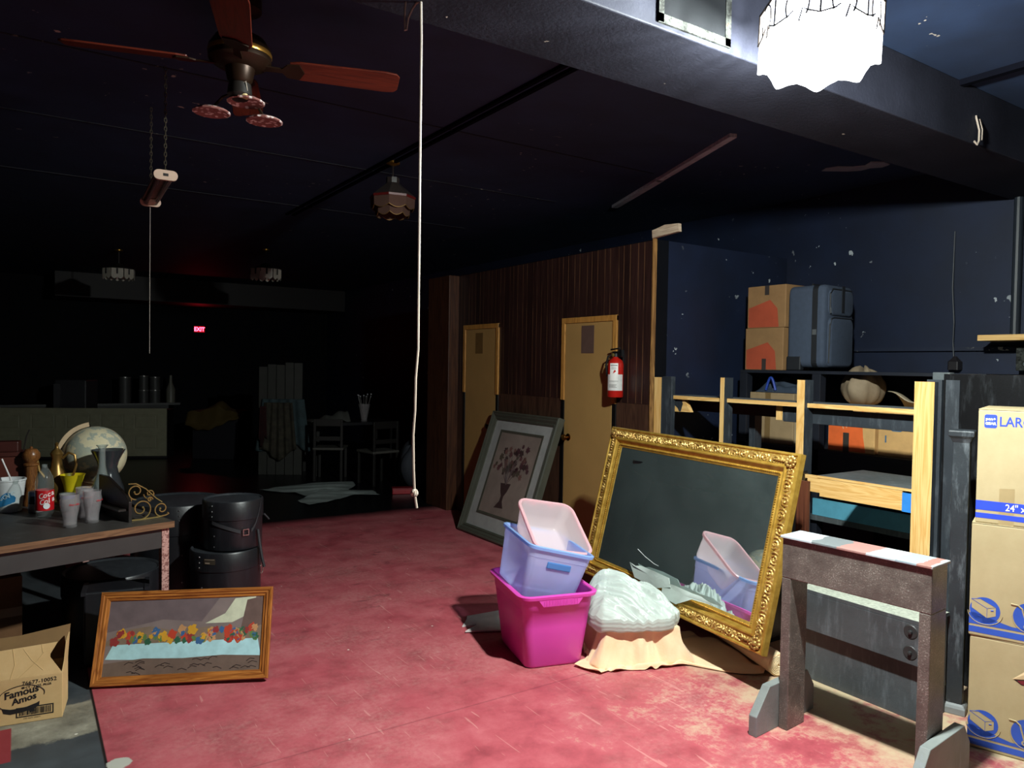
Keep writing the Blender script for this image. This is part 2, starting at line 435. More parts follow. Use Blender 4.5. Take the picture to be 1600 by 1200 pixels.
# torn plaster patch on the header
mb = MB(); mb.prism([(5.00,3.34),(5.03,3.26),(5.12,3.20),(5.16,3.13),(5.10,3.05),(5.18,2.99),(5.27,3.00),(5.30,3.08),(5.25,3.14),(5.26,3.22),(5.20,3.29),(5.10,3.36),(5.04,3.40)], CEIL - 0.006, CEIL)
struct(mb.build('trim_13', plain('#8d929c', 0.9, bump=0.4)))
# access panel cut in the beam face with torn pale edges
torn = N('torn_pale_edge'); tp = torn.pos()
torn_m = torn.done(torn.bsdf(torn.ramp(torn.noise(tp, 26, 5, 0.8), [(0.3, C('#11110f')), (0.48, C('#2c2d2b')), (0.6, C('#434643')), (0.7, C('#3c260f'))]), 0.85, 0, 0.1, bump=torn.noise(tp, 60, 4), bstr=0.6))
mb = MB()
for q in ((1.885, 1.91, 2.87, 3.15), (2.235, 2.265, 2.87, 3.15), (1.885, 2.265, 2.868, 2.90)): mb.box(q[0], q[1], 1.930, 1.942, q[2], q[3])
ap = mb.build('trim_14', torn_m); struct(ap)
struct(bx(1.91, 2.235, 1.934, 1.942, 2.90, 3.15).build('trim_15', black_paint('#121315', rough=0.8, bump=0.3, spec=0.05, name='access_panel_paint')))

# ---- doors
BLKJ = plain('#0d0c0c', 0.4)
def door(n, y0, y1, knob_y):
    e = bpy.data.objects.new('door_%d' % n, None); COL.objects.link(e); e.location = (4.12, 0, 0); struct(e)
    bx(-0.028, -0.002, y0 + 0.05, y1 - 0.05, 0.01, DT - 0.05).build('door_leaf', TAN, e, bevel=0.003)
    m = MB()
    for a, b in ((y0, y0 + 0.048), (y1 - 0.048, y1)): m.box(-0.038, -0.002, a, b, 1.335, DT)
    m.box(-0.0385, -0.002, y0, y1, DT - 0.048, DT + 0.001); m.build('door_casing', TAN_EDGE, e, bevel=0.004)
    m = MB()
    for a, b in ((y0, y0 + 0.046), (y1 - 0.046, y1)): m.box(-0.030, -0.002, a, b, 0.0, 1.335)
    o = m.build('casing_base', BLKJ, e, bevel=0.003); o['label'] = 'lower casing painted black'
    if knob_y:
        brass = plain('#9a6a34', 0.25, 1.0)
        k = MB(); k.lathe([(0.0, 0), (0.032, 0), (0.032, 0.004), (0.012, 0.008), (0.011, 0.03), (0.022, 0.038), (0.029, 0.052), (0.024, 0.066), (0.0, 0.070)], 24, x=T(-0.028, knob_y, 1.005) @ R(-pi / 2, 'Y'))
        k.build('door_knob', brass, e, smooth=True)
    return e
door(1, D1[0], D1[1], 6.52 + 0.0)
door(2, D2[0], D2[1], 5.222)
# papers taped on the doors
nm = plain('#5c453c', 0.7, var=0.1)
o = bx(0, 0.002, -0.085, 0.085, -0.12, 0.12).build('paper_notice', nm, loc=(4.0895, 4.975, 1.875)); tag(o, 'brown paper sheet taped near the top of the door by the extinguisher', 'paper')
o = bx(0, 0.002, -0.075, 0.075, -0.11, 0.11).build('paper_notice', plain('#6d5026', 0.7), loc=(4.0895, 6.79, 1.87)); tag(o, 'faint tan paper sheet taped near the top of the far door', 'paper')

# conduit on the alcove wall and the thin ledge
m = MB(); m.tube([(5.715, 2.335, 1.905), (5.715, 2.335, 3.15)], 0.029, 12)
o = m.build('conduit_pipe', plain('#20262e', 0.5)); tag(o, 'black painted vertical pipe running up the alcove wall', 'pipe')
struct(bx(5.72, 5.75, 0.6, 3.62, 1.80, 1.826).build('trim_16', black_paint('#141c30', chips=0.9, scale=3.0, rough=0.6, name='chipped_ledge_paint')))
# ================================================================ THE BURNING PENDANT
def pendant_lit():
    t = thing('pendant_lamp', 'lit white stained-glass pendant lamp with scalloped fringe hanging before the beam', 'lamp', mat=T(LAMP.x, LAMP.y, 2.645) @ R(rad(3.5), 'Y') @ R(rad(12), 'Z'))
    gw = N('glowing_opal_glass'); e = gw.n('Emission'); e.inputs[0].default_value = (0.92, 0.96, 1, 1); e.inputs[1].default_value = 9.0
    tr = gw.n('BsdfTransparent'); mx = gw.n('MixShader'); mx.inputs[0].default_value = 0.78
    gw.t.links.new(e.outputs[0], mx.inputs[1]); gw.t.links.new(tr.outputs[0], mx.inputs[2]); opal = gw.done(mx.outputs[0])
    gb = N('glowing_blue_glass'); e = gb.n('Emission'); e.inputs[0].default_value = C('#4f86e0'); e.inputs[1].default_value = 1.0
    tr = gb.n('BsdfTransparent'); mx = gb.n('MixShader'); mx.inputs[0].default_value = 0.15
    gb.t.links.new(e.outputs[0], mx.inputs[1]); gb.t.links.new(tr.outputs[0], mx.inputs[2]); blue = gb.done(mx.outputs[0])
    lead = plain('#2a2320', 0.4, 0.6)
    r = 0.192; K = 8
    def c(k, rr=r, z=0.0): a = 2 * pi * k / K + pi / 8; return Vector((rr * cos(a), rr * sin(a), z))
    z0, z1, z2 = 0.100, 0.205, 0.300
    for k in range(K):
        a, b = c(k), c(k + 1)
        m = MB()                       # upright panel and its scalloped fringe, 3 mm glass
        def at(u, z, off=0): p = a.lerp(b, u); n = ((a + b) / 2).normalized(); q = p - n * off; return (q.x, q.y, z)
        m.add([at(0, z0), at(1, z0), at(1, z1), at(0, z1)], [(0, 1, 2, 3)])
        pn = m.build('glass_panel', opal, t)
        m = MB(); n = 14; vs = []; fs = []
        for i in range(n + 1):
            u = i / n; vs.append(at(u, z0))
            tri = 1 - abs(2 * u - 1); dip = 0.052 + 0.045 * abs(cos(pi * u)) ** 1.3 + (0.020 * max(0, sin(pi * u)) ** 6)
            vs.append(at(u, z0 - dip))
        for i in range(n): fs.append((2 * i, 2 * i + 1, 2 * i + 3, 2 * i + 2))
        m.add(vs, fs); m.build('fringe_panel', opal, pn)
        m = MB(); ra, rb = c(k, 0.06, z2), c(k + 1, 0.06, z2)
        m.add([at(0, z1), at(1, z1), tuple(rb), tuple(ra)], [(0, 1, 2, 3)]); m.build('roof_glass', blue, t)
    m = MB()                            # lead came: uprights, rims, arches and zigzag
    def pt(k, u, z, off=-0.002):
        a, b = c(k), c(k + 1); p = a.lerp(b, u); n = ((a + b) / 2).normalized(); return (p.x - n.x * off, p.y - n.y * off, z)
    for k in range(K):
        m.tube([pt(k, 0, z0), pt(k, 0, z1)], 0.0032, 6)
        m.tube([pt(k, 0, z1), pt(k, 1, z1)], 0.0045, 6)
        m.tube([pt(k, 0, z1), tuple(c(k, 0.06, z2))], 0.004, 6)
        m.tube([pt(k, 0.5 + 0.26 * sin(q), z1 - 0.060 + 0.058 * cos(q)) for q in [x * 2 * pi / 24 - 2.2 for x in range(18)]], 0.003, 5)
        m.tube([pt(k, u, z) for u, z in ((0, z0), (0.32, z0 + 0.018), (0.42, z0 + 0.03))], 0.003, 5)
        m.tube([pt(k, u, z) for u, z in ((1, z0), (0.75, z0 + 0.018), (0.62, z0 + 0.03), (0.55, z0 - 0.01))], 0.003, 5)
    m.build('lead_came', lead, t)
    m = MB(); m.lathe([(0.0, 0.505), (0.03, 0.505), (0.03, 0.495), (0.008, 0.48), (0.008, 0.37), (0.028, 0.36), (0.032, 0.34), (0.062, 0.302), (0.058, 0.298), (0.0, 0.30)], 24); m.build('cap', lead, t, smooth=True)
    bulb = N('bulb_glow'); e = bulb.n('Emission'); e.inputs[0].default_value = (0.95, 0.97, 1, 1); e.inputs[1].default_value = 30
    m = MB(); m.lathe([(0.0, 0.10), (0.014, 0.104), (0.022, 0.125), (0.018, 0.145), (0.012, 0.16), (0.012, 0.19)], 20); m.build('bulb', bulb.done(e.outputs[0]), t, smooth=True)
    m = MB(); m.lathe([(0.017, 0.188), (0.019, 0.21), (0.019, 0.25), (0.008, 0.262), (0.006, 0.30)], 16); m.build('lamp_socket', lead, t, smooth=True)
    ld = bpy.data.lights.new('pendant_light', 'POINT'); ld.energy = BULB_POWER; ld.shadow_soft_size = 0.05; ld.color = (0.92, 1.0, 0.95)
    lo = bpy.data.objects.new('pendant_light', ld); COL.objects.link(lo); lo.parent = t; lo.location = (0, 0, 0.13)
    return t
pendant_lit()

# ================================================================ TOTES
def tote(name, label, x, wb, db, wt, dt, h, mat, rim_mat, lip=0.022, th=0.004, rc=0.05, grip=True, hole=False, slots=None, rib=None):
    """tapered moulded bin; local z=0 is its bottom, width along x, depth along y"""
    t = thing(name, label, 'storage bin', mat=x)
    def ring(f, z, grow=0.0, r=rc):
        w = wb + (wt - wb) * f + 2 * grow; d = db + (dt - db) * f + 2 * grow
        return [(p[0], p[1], z) for p in rrect(w, d, max(0.01, r + grow), 5)]
    m = MB()
    out = [ring(0.0, 0.012, -0.012)] if False else []
    out = [ring(0, 0, -0.014), ring(0, 0.004, -0.005), ring(0.03, 0.014), ring(0.55, h * 0.55), ring(0.80, h * 0.80), ring(0.80, h * 0.805, 0.003), ring(1, h)]
    inn = [ring(1, h, -th), ring(0.5, h * 0.5, -th), ring(0.03, 0.016, -th - 0.004), ring(0, 0.008, -0.02)]
    m.rings(out + inn, cap0=True, cap1=True)
    m.build('body', mat, t, smooth=True, angle=50)
    m = MB()
    m.rings([ring(0.97, h - 0.012, 0.001), ring(0.97, h - 0.014, lip), ring(1, h + 0.002, lip + 0.002), ring(1, h + 0.007, lip * 0.6), ring(1, h + 0.004, -th * 0.5), ring(1, h - 0.012, -th * 0.4)], cap0=False, cap1=False)
    rm = m.build('rim', rim_mat, t, smooth=True, angle=50)
    if grip:
        g = MB(); y = -(db + (dt - db) * 0.93) / 2
        g.prism([(-0.13, h - 0.014), (-0.10, h - 0.052), (0.10, h - 0.052), (0.13, h - 0.014)], 0, 0.026, x=Matrix(((1,0,0,0),(0,0,-1,y + 0.004),(0,1,0,0),(0,0,0,1))))
        for k in range(22):
            xx = -0.095 + 0.19 * k / 21; g.box(xx - 0.002, xx + 0.002, y - 0.025, y - 0.022, h - 0.047, h - 0.018)
        gg = g.build('grip', rim_mat, t)
    if hole:
        g = MB(); y = -(db + (dt - db) * 0.72) / 2
        g.box(-0.072, 0.072, y - 0.008, y + 0.002, h * 0.70 - 0.018, h * 0.70 + 0.018)
        g.build('handle', hole, t, bevel=0.006)
    return t
PINK = N('magenta_plastic'); pp = PINK.pos()
_b = PINK.bsdf(PINK.ramp(PINK.noise(pp, 3, 3), [(0.3, C('#e04cba')), (0.7, C('#e958c4'))]), 0.33, 0, 0.5, bump=PINK.noise(pp, 120, 3), bstr=0.03, bdist=0.002)
_t = PINK.n('BsdfTranslucent'); _t.inputs[0].default_value = C('#e0259f'); _m = PINK.n('MixShader'); _m.inputs[0].default_value = 0.25
PINK.t.links.new(_b, _m.inputs[1]); PINK.t.links.new(_t.outputs[0], _m.inputs[2]); PINK_M = PINK.done(_m.outputs[0])
a = rad(-15)
tote('storage_tote', 'bright magenta plastic tote standing on the red floor under two clear bins', T(2.49, 3.405, 0) @ R(a, 'Z'), 0.335, 0.46, 0.415, 0.575, 0.41, PINK_M, PINK_M)
BLUE_P = clearish('#dbe2ff', 0.46, 0.22, 0.6, 'pale_blue_plastic'); BLUE_R = clearish('#a5c8f5', 0.15, 0.25, 0.4, 'blue_rim_plastic')
bm4 = frame_mat((2.512, 3.382, 0.646), (0.941, -0.232, -0.246), (0.252, 0.967, 0.05)) @ T(0, 0, -0.295)
tote('storage_tote', 'translucent pale blue bin tilted inside the magenta tote', bm4, 0.315, 0.415, 0.375, 0.475, 0.295, BLUE_P, BLUE_R, lip=0.014, rc=0.04, grip=False, hole=clearish('#4d7fbe', 0.1, 0.3, 0.2, 'blue_handle_plastic'))
CLR = clearish('#fdf1f3', 0.42, 0.16, 0.5, 'clear_pinkish_plastic'); CLR_R = clearish('#f6cdd3', 0.12, 0.25, 0.45, 'pink_rim_plastic')
fm = frame_mat((2.57, 3.392, 0.717), (0.966, -0.187, -0.18), (0.253, 0.833, 0.492))
cb = tote('storage_bin', 'clear bin with pink rim lying tilted on top of the blue bin', fm @ T(0, 0, -0.165), 0.29, 0.35, 0.346, 0.416, 0.165, CLR, CLR_R, lip=0.012, rc=0.055, grip=False)
m = MB()
for xx in (-0.07, 0.05): m.box(xx - 0.018, xx + 0.018, 0.205, 0.2235, 0.135, 0.155)
m.build('latch_slot', CLR_R, cb)

# ================================================================ GILT MIRROR
def gold_mat(a, b, rough, bump, name, sc=60):
    g = N(name); p = g.pos(); nz = g.noise(p, sc, 4, 0.7)
    col = g.ramp(g.noise(p, 22, 4), [(0.3, C(a)), (0.7, C(b))])
    return g.done(g.bsdf(col, rough, 0.55, 0.5, bump=nz, bstr=bump, bdist=0.004))
GOLD = gold_mat('#a9802f', '#cda64e', 0.36, 0.12, 'gilt'); GOLD_D = gold_mat('#8a642a', '#d3b067', 0.42, 0.35, 'antiqued_gilt')
def mitre(m, w, h, prof, mi=0, closed=True):
    """sweep a profile [(inset, height)] round a w x h rectangle with mitred corners"""
    rs = []
    for ins, z in prof:
        rs.append([(-w/2+ins, -h/2+ins, z), (w/2-ins, -h/2+ins, z), (w/2-ins, h/2-ins, z), (-w/2+ins, h/2-ins, z)])
    n = len(rs); vs = [p for r in rs for p in r]; fs = []
    for i in range(n if closed else n - 1):
        j = (i + 1) % n
        for k in range(4):
            k2 = (k + 1) % 4; fs.append((i*4+k, i*4+k2, j*4+k2, j*4+k))
    m.add(vs, fs, mi); return m
TLc, TRc, BRc, BLc = [Vector(q) for q in ((3.48, 3.89, 1.217), (3.318, 2.262, 1.209), (3.09, 2.38, 0.210), (3.256, 4.005, 0.219))]
mu = (TRc - TLc) + (BRc - BLc); mv = (TLc - BLc) + (TRc - BRc); mc = (TLc + TRc + BRc + BLc) / 4
mm = frame_mat(mc, mu, mv); MW, MH = mu.length / 2, mv.length / 2
def mirror():
    t = thing('gilt_mirror', 'large dusty mirror in an ornate gilt frame leaning behind the white sheeting', 'mirror', mat=mm)
    m = MB()
    mitre(m, MW, MH, [(0, -0.03), (0, 0.006), (0.004, 0.014), (0.012, 0.016), (0.018, 0.010), (0.020, 0.008), (0.072, 0.012), (0.076, 0.018), (0.083, 0.018), (0.087, 0.008), (0.104, -0.004), (0.110, 0.0), (0.116, -0.001), (0.131, -0.008), (0.131, -0.03)])
    fr = m.build('frame', GOLD, t, smooth=True, angle=25)
    # carved leaf-scroll band with raised height field
    m = MB()
    def carve(s, q):                     # s metres along the side, q 0..1 across
        e = sin(pi * q) ** 0.6
        per = 0.075; ph = 2 * pi * s / per
        # alternating leaf whorls: rings round centres that step along the band, plus veins
        k = math.floor(s / per); cx = (k + 0.5) * per; cq = 0.38 if k % 2 else 0.62
        dx, dq = (s - cx) / per * 1.36, (q - cq); d = sqrt(dx * dx + dq * dq); an = math.atan2(dq, dx)
        whorl = 0.5 + 0.5 * cos(d * 21 - an * (1 if k % 2 else -1) * 1.0)
        leaf = 0.5 + 0.5 * cos(an * 6 + d * 9)
        return 0.009 + e * (0.012 * whorl * (0.6 + 0.4 * leaf) + 0.003 * sin(s * 700 + q * 30))
    ins0, ins1 = 0.019, 0.074
    for side in range(4):
        L, H = (MW, MH) if side % 2 == 0 else (MH, MW)
        nu = int(L / 0.0042)
        def f(u, q, side=side, L=L, H=H):
            ins = ins0 + (ins1 - ins0) * q
            lx = -L/2 + ins + u * (L - 2 * ins); ly = -H/2 + ins
            z = carve(lx + 5 + side, q) - 0.002
            if side == 0: return (lx, ly, z)
            if side == 1: return (-ly, lx, z)
            if side == 2: return (-lx, -ly, z)
            return (ly, -lx, z)
        m.grid(nu, 16, f)
    m.build('carved_band', GOLD_D, fr, smooth=True, angle=60)
    for sx in (-1, 1):
        for sy in (-1, 1):
            m = MB(); cx, cy = sx * (MW/2 - 0.048), sy * (MH/2 - 0.048)
            for k in range(9):
                an = 2 * pi * k / 9; rr = 0.024
                m.sphere(0.011, (cx + rr * cos(an), cy + rr * sin(an), 0.018), 10, (1, 1, 0.8))
            m.sphere(0.016, (cx, cy, 0.020), 12, (1, 1, 0.9))
            for k in range(5):
                for d in ((1, 0), (0, 1)):
                    m.sphere(0.009 - k * 0.0007, (cx - sx * d[0] * (0.045 + 0.016 * k), cy - sy * d[1] * (0.045 + 0.016 * k), 0.018), 8, (1, 1, 0.8))
            m.build('corner_ornament', GOLD_D, fr, smooth=True)
    m = MB()                              # beaded inner edge
    w2, h2 = MW - 0.226, MH - 0.226
    for L, H, ang in ((w2, h2, 0), (h2, w2, pi/2), (w2, h2, pi), (h2, w2, 1.5*pi)):
        n = int(L / 0.013)
        for k in range(n):
            px_, py_ = -L/2 + (k + 0.5) * L / n, -H/2
            m.sphere(0.0052, (px_ * cos(ang) - py_ * sin(ang), px_ * sin(ang) + py_ * cos(ang), 0.0), 6)
    m.build('beading', GOLD, fr, smooth=True)
    g = N('dusty_mirror'); p = g.pos()
    gl = g.n('BsdfGlossy'); gl.inputs[0].default_value = (0.80, 0.86, 0.88, 1); gl.inputs[1].default_value = 0.015
    dn = g.noise(p, 2.2, 5, 0.6); sp = g.mask(g.noise(p, 75, 3, 0.6), 0.70, 0.74)
    dcol = g.mix(sp, g.ramp(g.noise(p, 160, 3, 0.8), [(0.3, C('#5c6c6e')), (0.7, C('#84918f'))]), C('#aeb5b3'))
    df = g.n('BsdfDiffuse'); g.set(df.inputs[0], dcol)
    mx = g.n('MixShader'); g.set(mx.inputs[0], g.math('ADD', g.math('MULTIPLY', g.mask(dn, 0.3, 0.75), 0.10), 0.13))
    g.t.links.new(gl.outputs[0], mx.inputs[1]); g.t.links.new(df.outputs[0], mx.inputs[2])
    o = bx(-MW/2 + 0.125, MW/2 - 0.125, -MH/2 + 0.125, MH/2 - 0.125, -0.022, -0.010).build('mirror_glass', g.done(mx.outputs[0]), t); o['label'] = 'dusty mirror glass'
    m = MB(); m.tube([(-0.30, -0.235, -0.0095), (-0.22, -0.262, -0.0095), (-0.12, -0.285, -0.0095), (-0.08, -0.287, -0.0095)], 0.0016, 5); m.build('scratch', plain('#c8ccca', 0.6), o)
    bx(-MW/2 + 0.02, MW/2 - 0.02, -MH/2 + 0.02, MH/2 - 0.02, -0.034, -0.024).build('backing_board', plain('#5a4630', 0.8), t)
mirror()
# low black cabinet the mirror leans on
t = thing('cabinet', 'black painted low cabinet with overhanging top hidden behind the leaning gilt mirror', 'cabinet', (3.86, 3.20, 0))
CABM = black_paint('#0e0f11', rough=0.4, dust=0.05, chips=0.03, name='black_cabinet_paint')
bx(-0.19, 0.18, -0.42, 0.44, 0.03, 1.0).build('body', CABM, t, bevel=0.006)
bx(-0.17, 0.16, -0.41, 0.43, 0.0, 0.03).build('plinth', plain('#0d0d0f', 0.6), t)
bx(-0.45, 0.19, -0.43, 0.45, 1.0, 1.02).build('top', CABM, t, bevel=0.004)
# brown board standing by the end of the cabinet
o = bx(-0.012, 0.012, -0.035, 0.035, 0, 1.02).build('wood_plank', wood('#3a1c12', '#5c3322', 0.8, 'Z', 0.5, 'dark_brown_plank'), loc=(3.66, 2.53, 0.0)); tag(o, 'dark brown plank standing at the end of the black cabinet behind the gilt mirror', 'plank')

# ================================================================ CLOTH-COVERED BOX, PEACH CLOTH, ROLL, WHITE SHEETING
bA, bB, bC, bD = Vector((2.675, 3.03)), Vector((3.04, 2.865)), Vector((3.165, 3.16)), Vector((2.80, 3.325))
o = MB().prism([tuple(bA), tuple(bB), tuple(bC), tuple(bD)], 0.0, 0.196).build('cardboard_box', plain('#a07d52', 0.8)); tag(o, 'low box hidden under the peach cloth by the mirror', 'box')
outline = [(2.515, 3.12), (2.55, 3.00), (2.575, 2.955), (2.625, 2.985), (2.66, 2.935), (2.73, 2.935), (2.81, 2.905), (2.93, 2.845), (3.02, 2.845), (3.07, 2.84), (3.115, 2.765), (3.16, 2.645), (3.245, 2.55), (3.31, 2.50), (3.36, 2.52), (3.40, 2.70), (3.46, 2.95), (3.40, 3.25), (3.25, 3.42), (3.0, 3.48), (2.86, 3.47), (2.82, 3.40), (2.745, 3.30), (2.70, 3.20)]
ctr = Vector((2.915, 3.09))
def ray_poly(poly, d):
    best = 0.05
    n = len(poly)
    for i in range(n):
        p, q = Vector(poly[i]) - ctr, Vector(poly[(i + 1) % n]) - ctr; e = q - p
        den = d.x * e.y - d.y * e.x
        if abs(den) < 1e-9: continue
        s_ = (p.x * e.y - p.y * e.x) / den; u_ = (p.x * d.y - p.y * d.x) / den
        if s_ > 0 and -1e-6 <= u_ <= 1 + 1e-6: best = max(best, s_)
    return best
boxp = [tuple(bA), tuple(bB), tuple(bC), tuple(bD)]
def cloth(u, v):
    an = 2 * pi * u; d = Vector((cos(an), sin(an)))
    rb = ray_poly(boxp, d) + 0.006; ro = max(ray_poly(outline, d), rb + 0.07)
    fold = sin(an * 6 + 1.0 + 1.3 * sin(an * 3)) * 0.6 + sin(an * 11 + 2.2 + 1.7 * sin(an * 4)) * 0.4
    if v < 0.34:
        q = v / 0.34; r = rb * q; z = 0.2005 + 0.0025 * (1 + sin(an * 6 + q * 9)) * q
        r = r + (0.0 if q < 0.9 else (q - 0.9) * 0.04)
    else:
        q = (v - 0.34) / 0.66; fall = 0.085 + 0.03 * max(0, fold)
        fr = min(fall, (ro - rb) * 0.6)
        if q < 0.55:
            k = q / 0.55; r = rb + 0.004 + fr * (0.10 * k + 0.90 * k ** 2.4); z = 0.2005 * (1 - k) ** (0.9) + 0.012 * k
            r += 0.026 * fold * sin(pi * k * 0.9)
        else:
            k = (q - 0.55) / 0.45; r = rb + 0.004 + fr + (ro - rb - fr - 0.004) * k
            z = 0.012 + 0.024 * sin(pi * min(1, k * 1.15)) * (0.5 + 0.5 * sin(an * 8 + 4 + 2 * sin(an * 5))) + 0.022 * k ** 3 * (0.5 + 0.5 * sin(an * 12 + 2 * sin(an * 7))) - 0.006 * k
            z = max(z, 0.005)
    return (ctr.x + d.x * r, ctr.y + d.y * r, z)
g = N('peach_cloth'); p = g.pos()
pc = g.bsdf(g.ramp(g.noise(p, 6, 4), [(0.3, C('#e9bf95')), (0.7, C('#f4d2ad'))]), 0.75, 0, 0.2, bump=g.noise(p, 26, 4), bstr=0.25, bdist=0.01, Sheen_Weight=0.3)
PEACH = g.done(pc)
m = MB(); m.grid(220, 60, cloth)
o = m.build('cloth', PEACH, smooth=True, solid=0.004, angle=80); tag(o, 'peach cloth draped over a low box and trailing on the red floor', 'cloth')
# rolled cloth
t = thing('cloth_roll', 'rolled peach fabric with cream layered end lying behind the trestle foot', 'fabric roll', mat=frame_mat((3.375, 2.455, 0.062), (0.24, 0.70, 0.0), (0, 0, 1)))
m = MB(); m.tube([(x_, 0.003 * sin(x_ * 20), 0) for x_ in [i * 0.05 for i in range(13)]], [0.058 + 0.002 * sin(i) for i in range(13)], 28); m.build('roll', PEACH, t, smooth=True, angle=50)
m = MB(); m.tube([(-0.004 - 0.0004 * (k % 3), (0.006 + 0.048 * k / 150) * cos(k * 0.25), (0.006 + 0.048 * k / 150) * sin(k * 0.25)) for k in range(151)], 0.0032, 6)
m.tube([(0.0, 0, 0), (0.07, 0, 0)], 0.0605, 28); o = m.build('rolled_layers', plain('#ead2a8', 0.8, bump=0.2), t, smooth=True, angle=50); o['label'] = 'cream layers at the roll end'
# white sheeting
PIECES = [([(-.31, -.325), (-.25, -.335), (-.20, -.32), (-.08, -.318), (.07, -.325), (.11, -.37), (-.02, -.41), (-.22, -.40)], 0.022),
          ([(.03, -.37), (.12, -.35), (.27, -.355), (.36, -.35), (.46, -.372), (.30, -.385), (.17, -.45), (.05, -.44)], 0.024)]
def sheet_pile():
    g = N('white_sheeting'); p = g.pos()
    b_ = g.bsdf(C('#c3cdc7'), 0.35, 0, 0.4, bump=g.noise(g.pos((2, 5, 9)), 3.0, 4, 0.5, 1.0), bstr=0.25, bdist=0.01)
    tl = g.n('BsdfTranslucent'); tl.inputs[0].default_value = C('#bcc6c0'); mx = g.n('MixShader'); mx.inputs[0].default_value = 0.3
    g.t.links.new(b_, mx.inputs[1]); g.t.links.new(tl.outputs[0], mx.inputs[2]); wm = g.done(mx.outputs[0])
    m = MB(); rnd = random.Random(3)
    c0 = Vector((2.90, 3.08)); ax = Vector((0.906, -0.423)); ay = Vector((0.423, 0.906))
    hw, hd = 0.262, 0.215
    nrm = Vector((mm[0][2], mm[1][2], mm[2][2]))
    def wrinkle(x, y):
        # long creases sweeping from the back left to the front right, fanning out
        a1 = 0.55 + 0.9 * (x + 0.1); s_ = x * cos(a1) - y * sin(a1); c_ = x * sin(a1) + y * cos(a1)
        n1 = mnoise.noise(Vector((c_ * 26, s_ * 5, 1.7))); n2 = mnoise.noise(Vector((c_ * 58, s_ * 9, 5.1))); n3 = mnoise.noise(Vector((x * 9, y * 9, 9.0)))
        return 0.026 * (1 - 2.2 * abs(n1)) + 0.011 * (1 - 2.2 * abs(n2)) + 0.026 * n3
    def heap(u, v):
        an = 2 * pi * u; sq = (abs(cos(an)) ** 3.2 + abs(sin(an)) ** 3.2) ** (-1 / 3.2)
        wob = 1 + 0.05 * mnoise.noise(Vector((cos(an) * 2.2, sin(an) * 2.2, 3.0))) + 0.03 * mnoise.noise(Vector((cos(an) * 6, sin(an) * 6, 7.0)))
        if v <= 0.80:
            k = v / 0.80; px_ = hw * k * sq * wob * cos(an) - 0.12 * (1 - k); py_ = hd * k * sq * wob * sin(an) + 0.10 * (1 - k)
            h = 0.185 * max(0.0, 1 - k ** 1.45)
            z = 0.262 + h + wrinkle(px_, py_) * (0.55 + 0.45 * min(1, 2 * k)) * (1 - 0.5 * k ** 6)
            lx, ly = px_ - 0.012, py_ + 0.022
        else:
            q = (v - 0.80) / 0.20; a_ = q * pi; e0 = wrinkle(hw * sq * wob * cos(an), hd * sq * wob * sin(an)) * 0.5
            hang = 0.034 + (0.016 * (1 + mnoise.noise(Vector((an * 3, 0, 2)))) if sin(an) < 0.15 else 0.0)
            lay = 0.004 * sin(q * 26) * sin(pi * q)                      # stacked edges showing in the hem
            rr = 1 + 0.03 * sin(a_) - 0.03 * q + lay
            lx = hw * rr * sq * wob * cos(an) - 0.012; ly = hd * rr * sq * wob * sin(an) + 0.022
            z = 0.262 + e0 * (1 - q) - hang * (1 - cos(a_)) * 0.62
        P2 = c0 + ax * lx + ay * ly; P = Vector((P2.x, P2.y, z))
        d = (P - mc).dot(nrm)                                            # rests against the mirror, never behind its face
        if d < 0.02: P = P + nrm * (0.02 - d)
        return tuple(P)
    m.grid(261, 96, heap)
    # loose stiff pieces resting against the mirror face
    mi_ = mm
    for pts, lift in PIECES:
        vs = [tuple(mi_ @ Vector((p[0], p[1], lift + (0.012 if i % 2 else 0.0)))) for i, p in enumerate(pts)]; n = len(vs)
        vs2 = [tuple(mi_ @ Vector((p[0], p[1], lift + 0.003 + (0.012 if i % 2 else 0.0)))) for i, p in enumerate(pts)]
        cen = sum((Vector(q) for q in vs), Vector()) / n; cen2 = sum((Vector(q) for q in vs2), Vector()) / n
        m.add(vs + vs2 + [tuple(cen), tuple(cen2)], [(i, (i + 1) % n, 2 * n) for i in range(n)] + [(n + i, n + (i + 1) % n, 2 * n + 1) for i in range(n)] + [(i, (i + 1) % n, n + (i + 1) % n, n + i) for i in range(n)])
    o = m.build('white_sheeting', wm, smooth=True, angle=70); tag(o, 'heap of folded white plastic sheeting on the cloth-covered box', 'sheeting')
sheet_pile()
for (x_, y_, rz, w_, d_, z_, lb) in ((2.50, 4.03, -0.25, 0.36, 0.22, 0.004, 'pale foam sheet lying flat behind the magenta tote, the lower and farther one'), (2.44, 3.87, -0.55, 0.30, 0.20, 0.012, 'pale foam sheet lying behind the magenta tote, the upper and nearer one')):
    m = MB(); m.prism([(-w_/2, -d_/2), (w_/2, -d_/2 + 0.03), (w_/2 - 0.02, d_/2), (-w_/2 + 0.08, d_/2 - 0.05), (-w_/2 + 0.06, 0)], 0, 0.008)
    o = m.build('foam_sheet', plain('#c9c3c1', 0.7), loc=(x_, y_, z_ - 0.004), rotz=rz); tag(o, lb, 'foam sheet')
